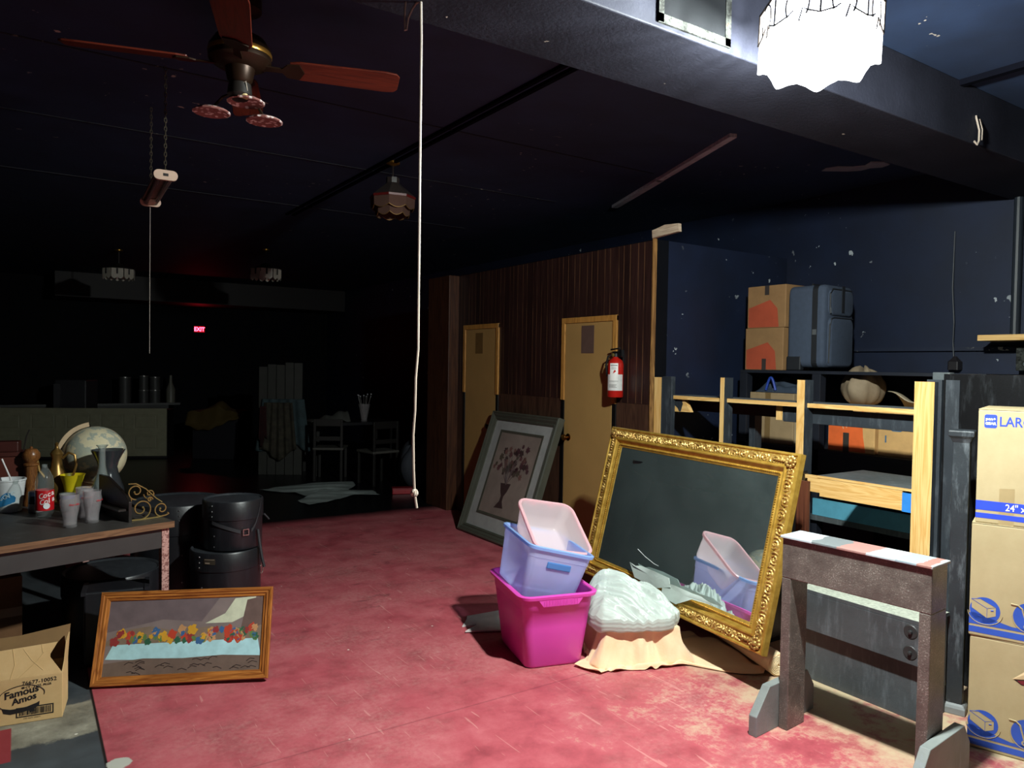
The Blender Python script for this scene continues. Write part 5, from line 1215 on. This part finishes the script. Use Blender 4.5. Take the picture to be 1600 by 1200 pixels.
# ================================================================ COOKIE CARTON
def carton():
    t = thing('open_carton', 'open cardboard carton with printed logo and barcode at the lower left', 'cardboard box', (0.160, 3.900, 0), rad(-9))
    W, Dd, H, th = 0.42, 0.20, 0.205, 0.005
    CB = N('brown_carton'); p = CB.pos(); cm = CB.done(CB.bsdf(CB.ramp(CB.noise(p, 5, 6, 0.7), [(0.3, C('#c9a470')), (0.7, C('#dab885'))]), 0.72, 0, 0.3)); ins = plain('#8a6a44', 0.8)
    m = MB(); m.box(-W, 0, 0, th, 0, H); m.box(-W, 0, Dd - th, Dd, 0, H); m.box(-W, -W + th, th, Dd - th, 0, H); m.box(-th, 0, th, Dd - th, 0, H); m.box(-W, 0, 0, Dd, 0, th); m.build('body', cm, t, bevel=0.002)
    m = MB(); x_ = Matrix.Translation((0, 0.002, H)) @ R(rad(-14), 'X')           # front flap standing with a notch
    m.prism([(-W, 0), (0, 0), (-0.050, 0.075), (-0.050, 0.088), (-0.022, 0.138), (-W, 0.118)], -0.002, 0.002, x=x_ @ R(pi/2, 'X')); f1 = m.build('front_flap', cm, t)
    m = MB()
    for pts in ([(-0.20, 0.0), (-0.185, 0.06), (-0.195, 0.128)], [(-0.17, 0.0), (-0.10, 0.065), (-0.075, 0.10)], [(-0.075, 0.022), (-0.12, 0.07), (-0.155, 0.125)], [(-0.08, 0.10), (-0.085, 0.136)]):
        m.tube([tuple(x_ @ Vector((a, -0.0022, b))) for a, b in pts], 0.0013, 5)
    m.build('crease', plain('#cbaa74', 0.7), f1)
    m = MB(); m.prism([(-W, 0), (0, 0), (0.008, 0.155), (-0.20, 0.125), (-W, 0.12)], -0.002, 0.002, x=Matrix.Translation((0, Dd - 0.002, H)) @ R(rad(-8), 'X') @ R(pi/2, 'X')); m.build('back_flap', ins, t)
    m = MB(); m.prism([(0.004, 0), (Dd - 0.004, 0), (Dd - 0.012, 0.125), (0.085, 0.118), (0.062, 0.03)], 0, 0.004, x=Matrix.Translation((-0.004, 0, H)) @ R(rad(4), 'Y') @ YZ(0)); m.build('side_flap', cm, t)
    INK = plain('#1c1a1c', 0.6)
    m = MB()
    letters(m, 'Famous', 0.043, FRONT(-0.222, 0.118, -0.0014) @ R(rad(9), 'Z'), shear=0.15, bold=0.0011)
    letters(m, 'Amos', 0.040, FRONT(-0.192, 0.088, -0.0014) @ R(rad(12), 'Z'), shear=0.15, bold=0.0011)
    # badge outline and ribbon under the name
    line(m, [(-0.162 + 0.088 * cos(a) * (1 + 0.06 * cos(3 * a)), 0.120 + 0.052 * sin(a) + 0.10 * 0.1 * cos(a)) for a in [k * 2 * pi / 40 - 0.2 for k in range(34)]], 0.0016)
    poly(m, [(-0.232, 0.080), (-0.20, 0.070), (-0.15, 0.070), (-0.10, 0.085), (-0.088, 0.092), (-0.09, 0.072), (-0.11, 0.060), (-0.105, 0.050), (-0.125, 0.045), (-0.13, 0.056), (-0.16, 0.050), (-0.20, 0.047), (-0.226, 0.056)])
    letters(m, '76677-10052', 0.024, FRONT(-0.155, 0.172, -0.0014) @ R(rad(2), 'Z'), bold=0.0003, space=1.05)
    letters(m, '48 CT - 2 OZ. PKGS', 0.0135, FRONT(-0.158, 0.156, -0.0014) @ R(rad(2), 'Z'), bold=0.0003)
    for q in ((-0.178, -0.034, 0.068, 0.0725), (-0.178, -0.034, 0.028, 0.0325), (-0.178, -0.1735, 0.028, 0.0725), (-0.0385, -0.034, 0.028, 0.0725)): m.box(q[0], q[1], -0.0012, 0, q[2], q[3])
    rnd = random.Random(2); x = -0.166
    while x < -0.048:
        w_ = rnd.choice((0.0012, 0.0022, 0.0035)); m.box(x, x + w_, -0.0012, 0, 0.036, 0.065); x += w_ + rnd.choice((0.0012, 0.002, 0.003))
    letters(m, '0 00 76677 10052 9', 0.008, FRONT(-0.15, 0.018, -0.0014)); m.build('ink_print', INK, t)
    return t
carton()
# white rags showing in the carton
m = MB(); rs = random.Random(8)
def rag(u, v): e = sin(pi * u) * sin(pi * v); return (-0.20 + 0.17 * u, 0.02 + 0.14 * v, 0.10 + 0.12 * e + 0.025 * sin(u * 14 + v * 6) * e + 0.02 * sin(v * 19) * e)
m.grid(28, 24, rag); o = m.build('white_rag', plain('#8c8f88', 0.8), loc=(0.165, 3.905, 0.0), rotz=rad(-9), smooth=True, solid=0.003); tag(o, 'crumpled pale rag inside the open carton', 'rag')
# ================================================================ HANGING CORD, WIRES
WHT = plain('#a89a8c', 0.5)
t = thing('hanging_cable', 'long white cable hanging from the beam down to waist height', 'cable', (1.125, 2.28, 0.0))
pts = [Vector(q) for q in [(-0.008, -0.013, 2.853), (-0.007, -0.017, 2.729), (-0.009, -0.022, 2.536), (-0.011, -0.027, 2.300), (-0.013, -0.034, 2.043), (-0.015, -0.038, 1.851), (-0.016, -0.042, 1.690), (-0.023, -0.041, 1.593), (-0.025, -0.043, 1.486), (-0.030, -0.042, 1.401), (-0.029, -0.046, 1.293), (-0.026, -0.050, 1.208), (-0.020, -0.056, 1.157)]]
m = MB(); sm = []
for i in range(len(pts) - 1):
    for k in range(4): sm.append(pts[i].lerp(pts[i + 1], k / 4))
sm.append(pts[-1]); m.tube(sm, 0.005, 8); m.build('cable', WHT, t, smooth=True)
m = MB(); k_ = pts[-2]
m.tube([tuple(k_ + Vector((0.009 * cos(a), 0.004 * sin(2 * a), 0.009 * sin(a)))) for a in [q * 2 * pi / 12 for q in range(12)]], 0.005, 6, closed=True); m.build('knot', WHT, t, smooth=True)
t = thing('loose_wires', 'pair of short white wires dangling from the beam beside the long cable', 'wires', (1.08, 2.30, 0))
m = MB(); m.tube([(-0.005, -0.005, 2.852), (-0.007, -0.004, 2.827), (-0.008, -0.004, 2.792), (-0.007, -0.006, 2.754), (-0.003, -0.009, 2.756), (0.002, -0.011, 2.797), (0.015, -0.018, 2.831), (0.024, -0.024, 2.846), (0.033, -0.030, 2.853)], 0.0039, 6); m.build('wire', WHT, t, smooth=True)

t = thing('wire_stub', 'short pale wire stub poking from the ceiling beam at right', 'wires', (4.20, 1.93, 2.86))
m = MB(); m.tube([(0.01, 0.008, 0.14), (0.012, -0.01, 0.06), (0.0, -0.015, 0.0), (-0.03, -0.02, -0.025), (-0.05, -0.015, -0.01)], 0.005, 6); m.tube([(0.05, 0.008, 0.13), (0.045, -0.01, 0.07), (0.03, -0.015, 0.01)], 0.003, 5); m.build('wire', WHT, t, smooth=True)

# ================================================================ CEILING FAN
def fan():
    t = thing('ceiling_fan', 'brown four-bladed ceiling fan with pale light plates in the dark ceiling', 'ceiling fan', (0.765, 3.24, 0))
    BRZ = plain('#2c1c11', 0.4, 0.6); BLD = wood('#3f150c', '#5a2012', 1.2, 'X', 0.4, 'reddish_blade_wood')
    bz = 2.88
    m = MB(); m.lathe([(0, CEIL), (0.085, CEIL), (0.085, CEIL - 0.05), (0.03, CEIL - 0.065), (0.03, bz + 0.12), (0.10, bz + 0.10), (0.125, bz + 0.06), (0.125, bz + 0.01), (0.10, bz - 0.01), (0.06, bz - 0.02), (0.05, bz - 0.07), (0.035, bz - 0.085), (0.0, bz - 0.085)], 36); m.build('motor_housing', BRZ, t, smooth=True)
    m = MB(); m.lathe([(0.1262, bz + 0.03), (0.128, bz + 0.035), (0.128, bz + 0.045), (0.1262, bz + 0.05)], 36, cap=False); m.build('brass_band', plain('#b0803a', 0.3, 0.8), t, smooth=True)
    for k in range(4):
        a = rad(-17 + 90 * k); X_ = R(a, 'Z') @ T(0, 0, bz) @ R(rad(-13), 'X')
        m = MB(); pr = [(0.20, -0.052), (0.24, -0.062), (0.60, -0.072), (0.645, -0.066), (0.66, -0.045), (0.66, 0.045), (0.645, 0.066), (0.60, 0.072), (0.24, 0.062), (0.20, 0.052)]
        m.prism(pr, -0.004, 0.004); o = m.build('blade', BLD, t, bevel=0.002); o.matrix_local = X_
        m = MB(); m.prism([(-0.10, -0.018), (-0.02, -0.014), (0.0, -0.045), (0.05, -0.05), (0.07, 0), (0.05, 0.05), (0.0, 0.045), (-0.02, 0.014), (-0.10, 0.018)], -0.010, -0.004, x=T(0.19, 0, 0)); ir = m.build('blade_iron', BRZ, o)
    m = MB(); m.lathe([(0, bz - 0.08), (0.045, bz - 0.085), (0.05, bz - 0.13), (0.03, bz - 0.15), (0.0, bz - 0.152)], 24); lk = m.build('light_kit', plain('#1a1512', 0.5), t, smooth=True)
    m = MB(); m.lathe([(0, bz - 0.13), (0.016, bz - 0.13), (0.016, bz - 0.17), (0, bz - 0.17)], 16, x=T(0.01, -0.03, 0.02)); m.build('candle_socket', plain('#b09a6a', 0.5), lk)
    PLT = N('patterned_plate'); p = PLT.pos(); vr = PLT.n('TexVoronoi'); PLT.set(vr.inputs['Vector'], p); vr.inputs['Scale'].default_value = 45
    pm = PLT.done(PLT.bsdf(PLT.mix(PLT.mask(vr.outputs['Distance'], 0.30, 0.42), C('#e0d3cf'), C('#8a5a54')), 0.5))
    for px_, py_, z_ in ((-0.085, 0.13, -0.005), (0.03, 0.02, 0.03), (0.125, 0.085, -0.015)):
        m = MB(); m.lathe([(0, 0.012), (0.055, 0.012), (0.075, 0.002), (0.078, -0.004), (0.072, -0.006), (0.05, 0.0), (0, 0.0)], 14, x=T(px_, py_, bz - 0.175 + z_)); o = m.build('glass_plate', pm, t); 
        m = MB(); m.tube([(0, 0.0, bz - 0.11), (px_ * 0.6, py_ * 0.6, bz - 0.125), (px_, py_, bz - 0.163 + z_)], 0.006, 6); m.build('arm', BRZ, o)
    m = MB(); m.tube([(0.0, -0.04, bz - 0.09), (0.012, -0.05, bz - 0.085), (0.02, -0.045, bz - 0.12)], 0.002, 5); m.build('wire', WHT, t)
fan()
# ================================================================ SHOP LIGHT ON CHAINS
t = thing('shop_light', 'white unlit tube light hanging on a chain below the ceiling fan', 'light fixture', mat=frame_mat((0.631, 4.51, 2.575), (0.032, 0.775, 0), (-1, 0.04, 0.0)))
WC = plain('#b79c88', 0.5)
m = MB()
for sx in (-0.39, 0.37): m.rings([[(sx + dx, p[0], p[1]) for p in rrect(0.112 - 0.0 * dx, 0.05, 0.024)] for dx in (0.0, 0.022)])
m.build('end_cap', WC, t, smooth=True)
bx(-0.37, 0.37, -0.048, 0.048, 0.006, 0.02).build('reflector', plain('#6a554d', 0.35), t, bevel=0.003)
m = MB()
for y_ in (-0.026, 0.026): m.tube([(-0.37, y_, -0.006), (0.37, y_, -0.006)], 0.012, 14)
m.build('tube', clearish('#8a7a78', 0.4, 0.15, 0.2, 'dark_tube_glass'), t, smooth=True)
bx(0.29, 0.37, -0.02, 0.02, -0.02, 0.006).build('ballast', WC, t, bevel=0.003)
bx(-0.392, -0.39, -0.012, 0.012, -0.006, 0.008).build('slot', plain('#14100e', 0.7), t)
for sx in (-0.36, 0.36):
    m = MB()
    for k in range(25):
        z_ = 0.025 + 0.0215 * k
        if z_ > CEIL - 2.575: break
        m.tube([(sx + (0.006 * cos(a) if k % 2 else 0), (0 if k % 2 else 0.006 * cos(a)), z_ + 0.015 * sin(a)) for a in [q * 2 * pi / 8 for q in range(8)]], 0.002, 4, closed=True)
    m.build('chain', plain('#7d7464', 0.4, 0.8), t)
m = MB(); m.tube([(0.40, 0, 0.0), (0.402, 0, -0.5), (0.40, 0, -0.90)], 0.0022, 5); m.build('pull_cord', plain('#8d857c', 0.6), t)
# ================================================================ UNLIT PENDANTS
def pendant(loc, label, kind):
    t = thing('pendant_lamp', label, 'lamp', loc, 0.2)
    zc = CEIL - loc[2]
    BRZ = plain('#c09040', 0.3, 0.9); SH = plain('#2b2422', 0.4); PAN = plain('#45312a', 0.9, spec=0.1); R2 = plain('#4a0f0d', 0.4)
    m = MB(); m.lathe([(0, zc), (0.05, zc), (0.05, zc - 0.015), (0.012, zc - 0.03), (0, zc - 0.03)], 20); m.build('canopy', BRZ, t, smooth=True)
    if kind == 'tier':
        m = MB(); m.tube([(0, 0, 0.19), (0, 0, zc - 0.02)], 0.006, 6); m.build('cord', SH, t)
        m = MB(); m.lathe([(0.05, 0.20), (0.05, 0.16), (0.06, 0.15), (0.17, 0.06), (0.165, 0.058), (0.055, 0.145), (0.0, 0.15)], 8, cap=False); m.build('shade_roof', SH, t)
        m = MB(); m.lathe([(0.168, 0.06), (0.172, 0.058), (0.172, 0.042), (0.168, 0.04)], 8, cap=False); m.build('red_band', R2, t)
        for zt, r_, dz in ((0.04, 0.166, 0.06), (-0.015, 0.13, 0.055)):
            for k in range(8):
                a0, a1 = 2*pi*k/8, 2*pi*(k+1)/8; p, q = Vector((r_ * cos(a0), r_ * sin(a0), 0)), Vector((r_ * cos(a1), r_ * sin(a1), 0))
                m = MB(); n = 8; vs = []
                for i in range(n + 1): b = p.lerp(q, i / n); vs += [(b.x, b.y, zt), (b.x * 0.985, b.y * 0.985, zt - dz - 0.022 * sin(pi * i / n))]
                m.add(vs, [(2*i, 2*i+1, 2*i+3, 2*i+2) for i in range(n)]); pn = m.build('shade_panel', PAN, t, solid=0.003)
                m = MB(); m.tube([tuple(Vector(vs[2*i+1])) for i in range(n + 1)], 0.003, 5); m.build('brass_edge', plain('#7d6238', 0.4, 0.7), pn)
    else:
        m = MB(); m.tube([(0, 0, 0.15), (0, 0, zc - 0.02)], 0.006, 6); m.build('cord', SH, t)
        m = MB(); m.lathe([(0.04, 0.16), (0.10, 0.12), (0.21, 0.08), (0.20, 0.078), (0.04, 0.15)], 8, cap=False); m.build('shade_roof', SH, t)
        for k in range(8):
            a0, a1 = 2*pi*k/8, 2*pi*(k+1)/8; p, q = Vector((0.208 * cos(a0), 0.208 * sin(a0), 0)), Vector((0.208 * cos(a1), 0.208 * sin(a1), 0))
            m = MB(); n = 8; vs = []
            for i in range(n + 1): b = p.lerp(q, 0.04 + 0.92 * i / n); vs += [(b.x, b.y, 0.078), (b.x, b.y, -0.035 - 0.03 * abs(sin(2 * pi * i / n)))]
            m.add(vs, [(2*i, 2*i+1, 2*i+3, 2*i+2) for i in range(n)]); pn = m.build('shade_panel', plain('#b5ada0', 0.5), t, solid=0.003)
            m = MB(); c_ = (p + q) / 2; m.tube([(c_.x * 1.01, c_.y * 1.01, 0.075), (c_.x * 1.01, c_.y * 1.01, 0.0)], 0.012, 6); m.build('dark_motif', SH, pn)
    return t
pendant((2.33, 5.16, 2.83), 'unlit tiered bronze pendant lamp hanging left of the white cable', 'tier')
pendant((2.765, 10.21, 2.80), 'unlit white paneled pendant lamp hanging far back above the draped chair', 'panel')
pendant((1.14, 11.6, 2.80), 'unlit white paneled pendant lamp hanging far back at left above the bar', 'panel')

# ================================================================ EXIT SIGN
t = thing('exit_sign', 'glowing red EXIT sign on the far wall', 'exit sign', (3.05, 16.19, 2.17))
bx(-0.11, 0.11, -0.045, 0, 0.03, 0.17).build('housing', plain('#2a0d0d', 0.5), t, bevel=0.005)
bx(-0.10, 0.10, -0.047, -0.045, 0.04, 0.16).build('face', emit('#a00814', 0.6, 'red_sign_face'), t)
m = MB()
for (x_, bars) in ((-0.128, 'E'), (-0.058, 'X'), (0.014, 'I'), (0.062, 'T')):
    pass
letters(m, 'EXIT', 0.115, Matrix(((0.85,0,0,0),(0,0,-1,-0.048),(0,1,0,0.062),(0,0,0,1))), bold=0.003, align='CENTER')
m.build('lettering', emit('#ff2a3c', 9.0, 'red_sign_letters'), t)

# ================================================================ DARK BACK OF THE ROOM
def slab_counter():
    a, b = Vector((2.02, 13.35)), Vector((-0.95, 14.55)); d = (b - a).normalized()
    t = thing('bar_counter', 'low bar faced with a pale six-panel door lying on its side', 'counter', (a.x, a.y, 0), math.atan2(-d.y, -d.x))
    Ln = (b - a).length; PD = plain('#8f8c74', 0.55, name='pale_door_paint')
    bx(-Ln, 0, 0, 0.045, 0.04, 0.83).build('door_slab', PD, t, bevel=0.004)
    m = MB()
    for k in range(6):
        x0 = -Ln + 0.15 + k * (Ln - 0.15) / 6
        for z0, z1 in ((0.14, 0.40), (0.48, 0.74)): m.x = T(x0 + 0.19, 0, (z0 + z1) / 2) @ R(pi/2, 'X'); mitre(m, 0.38, z1 - z0, [(0, 0.0), (0, 0.006), (0.03, 0.002), (0.04, 0.007), (0.04, 0.0)])
    m.build('panel_moulding', PD, t)
    bx(-Ln, 0.0, 0.05, 0.5, 0.0, 0.80).build('bar_body', plain('#141216', 0.5), t)
slab_counter()
t = thing('back_counter', 'dark back counter behind the pale door-faced bar', 'counter', (1.0, 15.4, 0)); bx(-2.6, 1.35, -0.1, 0.55, 0, 0.78).build('body', plain('#151316', 0.5), t); bx(-2.62, 1.55, -0.13, 0.55, 0.78, 0.82).build('top', plain('#1c191c', 0.4), t)
t = thing('mini_fridge', 'small grey fridge standing dimly on the far bar at left', 'fridge', (0.62, 14.35, 0.0), rad(-25)); bx(-0.25, 0.25, 0.2, 0.7, 0, 1.27).build('body', plain('#323136', 0.5), t, bevel=0.02); bx(-0.25, -0.15, 0.17, 0.20, 0, 1.20).build('door_edge', plain('#46454a', 0.5), t)
CAN = plain('#4b4a4a', 0.5); 
def jar(loc, r, h, label, mat=CAN):
    t = thing('paint_can', label, 'can', loc, 0, 'cans on the far bar'); m = MB(); m.lathe([(0, 0), (r, 0), (r, h), (r * 0.96, h + 0.004), (0, h)], 24); m.build('body', mat, t, smooth=True)
    m = MB(); m.lathe([(r + 0.004, h - 0.012), (r + 0.004, h + 0.005), (r * 0.9, h + 0.006)], 24, cap=False); m.build('rim', plain('#9a9896', 0.3, 0.7), t, smooth=True); return t
j = jar((1.62, 15.42, 0.82), 0.10, 0.48, 'tall pale canister, leftmost of the cans on the far bar')
jar((1.93, 15.38, 0.82), 0.085, 0.24, 'pale can on the far bar, lower left of the stacked four')
jar((2.12, 15.36, 0.82), 0.095, 0.24, 'pale can on the far bar, lower right of the stacked four')
jar((1.93, 15.38, 1.066), 0.08, 0.26, 'pale can on the far bar, upper left of the stacked four')
jar((2.12, 15.36, 1.066), 0.088, 0.24, 'pale can on the far bar, upper right of the stacked four')
L('bottle', 'dim bottle at the right end of the far bar', 'bottle', [(0, 0), (0.08, 0), (0.08, 0.26), (0.03, 0.38), (0.025, 0.52), (0, 0.52)], plain('#77746a', 0.4), (2.40, 15.40, 0.82))
# yellow cloth over a dark crate
t = thing('storage_crate', 'dark crate under the yellow cloth far back', 'crate', (2.80, 13.05, 0), rad(-35)); bx(-0.38, 0.38, -0.2, 0.3, 0, 0.74).build('body', plain('#12111a', 0.6), t, bevel=0.01)
m = MB()
def yel(u, v):
    x_ = (u - 0.5) * 0.92; y_ = -0.30 + 0.62 * v; f = max(0, 1 - v / 0.15)
    return (x_, y_, 0.79 + 0.16 * math.exp(-((x_ - 0.02) / 0.16) ** 2) * sin(pi * min(1, v * 1.2)) - f * (0.20 + 0.10 * cos(x_ * 5 + 0.8)) + 0.012 * sin(x_ * 30))
m.grid(30, 20, yel); o = m.build('yellow_cloth', plain('#4a390b', 0.8), loc=(2.80, 13.05, 0), rotz=rad(-35), smooth=True, solid=0.006); tag(o, 'mustard yellow cloth draped over a dark crate far back', 'cloth')
# chairs
WD = plain('#15110f', 0.5); SEAT = plain('#4b4843', 0.6)
def chair(loc, rz, label, seatc=SEAT):
    t = thing('chair', label, 'chair', loc, rz, 'chairs in the dark back room')
    bx(-0.21, 0.21, -0.21, 0.21, 0.43, 0.465).build('seat', seatc, t, bevel=0.012)
    for x_, y_, h in ((-0.20, -0.20, 0.43), (0.165, -0.20, 0.43), (-0.20, 0.17, 0.86), (0.165, 0.17, 0.86)): bx(x_, x_ + 0.035, y_, y_ + 0.035, 0, h).build('leg', WD, t, bevel=0.004)
    m = MB(); m.box(-0.165, 0.165, 0.175, 0.195, 0.76, 0.86); m.box(-0.165, 0.165, 0.178, 0.192, 0.56, 0.62); m.build('backrest', WD, t, bevel=0.004); return t
ch = chair((3.62, 10.0, 0), rad(150), 'dark chair with pale seat standing beside the draped white boards')
copy_thing(ch, (4.05, 9.35, 0), rad(190), 'dark chair with pale seat under the glass vase')
# upright boards draped with fabrics
t = thing('leaning_boards', 'tall pale boards standing upright, half covered by draped fabrics', 'boards', (3.13, 10.75, 0), rad(-30))
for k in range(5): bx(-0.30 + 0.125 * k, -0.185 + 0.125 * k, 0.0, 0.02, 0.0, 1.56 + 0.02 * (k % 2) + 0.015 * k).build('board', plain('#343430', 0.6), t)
def drape(name, label, cols, w_, z0, z1, x0, y0, seed):
    m = MB(); ph = seed
    m.grid(40, 20, lambda u, v: (x0 + (u - 0.5) * w_ * (1.25 - 0.3 * v), y0 + 0.02 * sin(u * 30 + ph) * (1 - 0.5 * v), z0 + (z1 - z0) * v + (1 - v) * 0.08 * sin(u * 7 + ph)))
    g = N(name + '_fabric'); p = g.pos(); mt = g.done(g.bsdf(g.ramp(g.noise(p, 9, 5), [(0.4, C(cols[0])), (0.6, C(cols[1]))]), 0.85))
    o = m.build(name, mt, loc=(3.13, 10.75, 0), rotz=rad(-30), smooth=True, solid=0.006); tag(o, label, 'fabric')
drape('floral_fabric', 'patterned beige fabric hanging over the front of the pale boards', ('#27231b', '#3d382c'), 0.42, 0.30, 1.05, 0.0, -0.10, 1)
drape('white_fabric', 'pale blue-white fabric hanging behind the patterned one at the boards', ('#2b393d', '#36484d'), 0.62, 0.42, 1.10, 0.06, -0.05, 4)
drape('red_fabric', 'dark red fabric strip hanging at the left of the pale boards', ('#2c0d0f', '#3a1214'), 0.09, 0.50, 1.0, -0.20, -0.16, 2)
t = thing('glass_vase', 'clear glass vase holding twigs standing on the dark table far back', 'vase', (4.32, 10.5, 0.76)); m = MB(); m.lathe([(0, 0), (0.05, 0), (0.045, 0.02), (0.09, 0.26), (0.087, 0.26), (0.04, 0.022), (0, 0.02)], 24); m.build('glass_body', FROST, t, smooth=True)
for k in range(8):
    a = k * 2.4; m = MB(); m.tube([(0, 0, 0.03), (0.05 * cos(a), 0.05 * sin(a), 0.2), (0.10 * cos(a), 0.10 * sin(a), 0.36 + 0.02 * (k % 3))], 0.004, 5); tw = m.build('twig', plain('#6a6664', 0.5), t); m = MB(); m.sphere(0.012, (0.10 * cos(a), 0.10 * sin(a), 0.37 + 0.02 * (k % 3)), 8); m.build('bud', plain('#b9b9bd', 0.4), tw)
t = thing('dark_table', 'black table far back carrying the glass vase', 'table', (4.25, 10.65, 0)); bx(-0.75, 0.5, -0.35, 0.35, 0.72, 0.76).build('tabletop', plain('#17161a', 0.4), t)
for x_ in (-0.72, 0.43):
    for y_ in (-0.32, 0.28): bx(x_, x_ + 0.045, y_, y_ + 0.045, 0, 0.72).build('leg', WD, t)
m = MB(); m.grid(24, 12, lambda u, v: (-0.34 + 0.6 * u, -0.15 + 0.3 * v, 0.765 + 0.16 * u * sin(pi * v) + 0.02 * sin(u * 18))); o = m.build('cloth_pile', plain('#4a4a46', 0.8), loc=(3.85, 10.65, 0), smooth=True, solid=0.005); tag(o, 'dim heap of cloth on the black table far back', 'cloth')
soft('garbage_bag', 'translucent dark garbage bag slumped on the floor near the pilaster', 'bag', (4.42, 8.75, 0.0), (0.34, 0.30, 0.62), '#33363e', 9)
t = thing('red_box', 'small red box on the black floor in front of the garbage bag', 'box', (4.02, 8.50, 0), rad(-20)); bx(-0.13, 0.13, -0.07, 0.07, 0, 0.06).build('body', plain('#9a1220', 0.4), t, bevel=0.006); bx(-0.132, 0.132, -0.072, 0.072, 0.06, 0.075).build('lid', plain('#8a0f1c', 0.4), t, bevel=0.004)
# white cloth on the black floor
OL = [(2.80, 9.62), (3.10, 9.70), (3.55, 9.72), (3.80, 9.62), (3.72, 9.30), (3.50, 9.0), (3.76, 8.85), (3.70, 8.47), (3.42, 8.62), (3.10, 8.40), (2.74, 8.25), (2.70, 8.55), (2.90, 8.80), (2.85, 9.10), (2.62, 9.35), (2.52, 9.52)]
cc_ = Vector((3.2, 9.05))
def flat(u, v):
    n = len(OL); q = u * n; i = int(q) % n; k = q - int(q); a, b = Vector(OL[i]), Vector(OL[(i + 1) % n]); p = cc_ + (a.lerp(b, k) - cc_) * v
    return (p.x, p.y, 0.006 + (1 - v * 0.8) * 0.03 * (1 + sin(p.x * 9 + p.y * 23) * 0.6 + sin(p.y * 41 + p.x * 13) * 0.4))
m = MB(); m.grid(97, 24, flat); o = m.build('white_cloth', plain('#8d9694', 0.8), smooth=True, angle=80); tag(o, 'crumpled white cloth spread on the black floor', 'cloth')
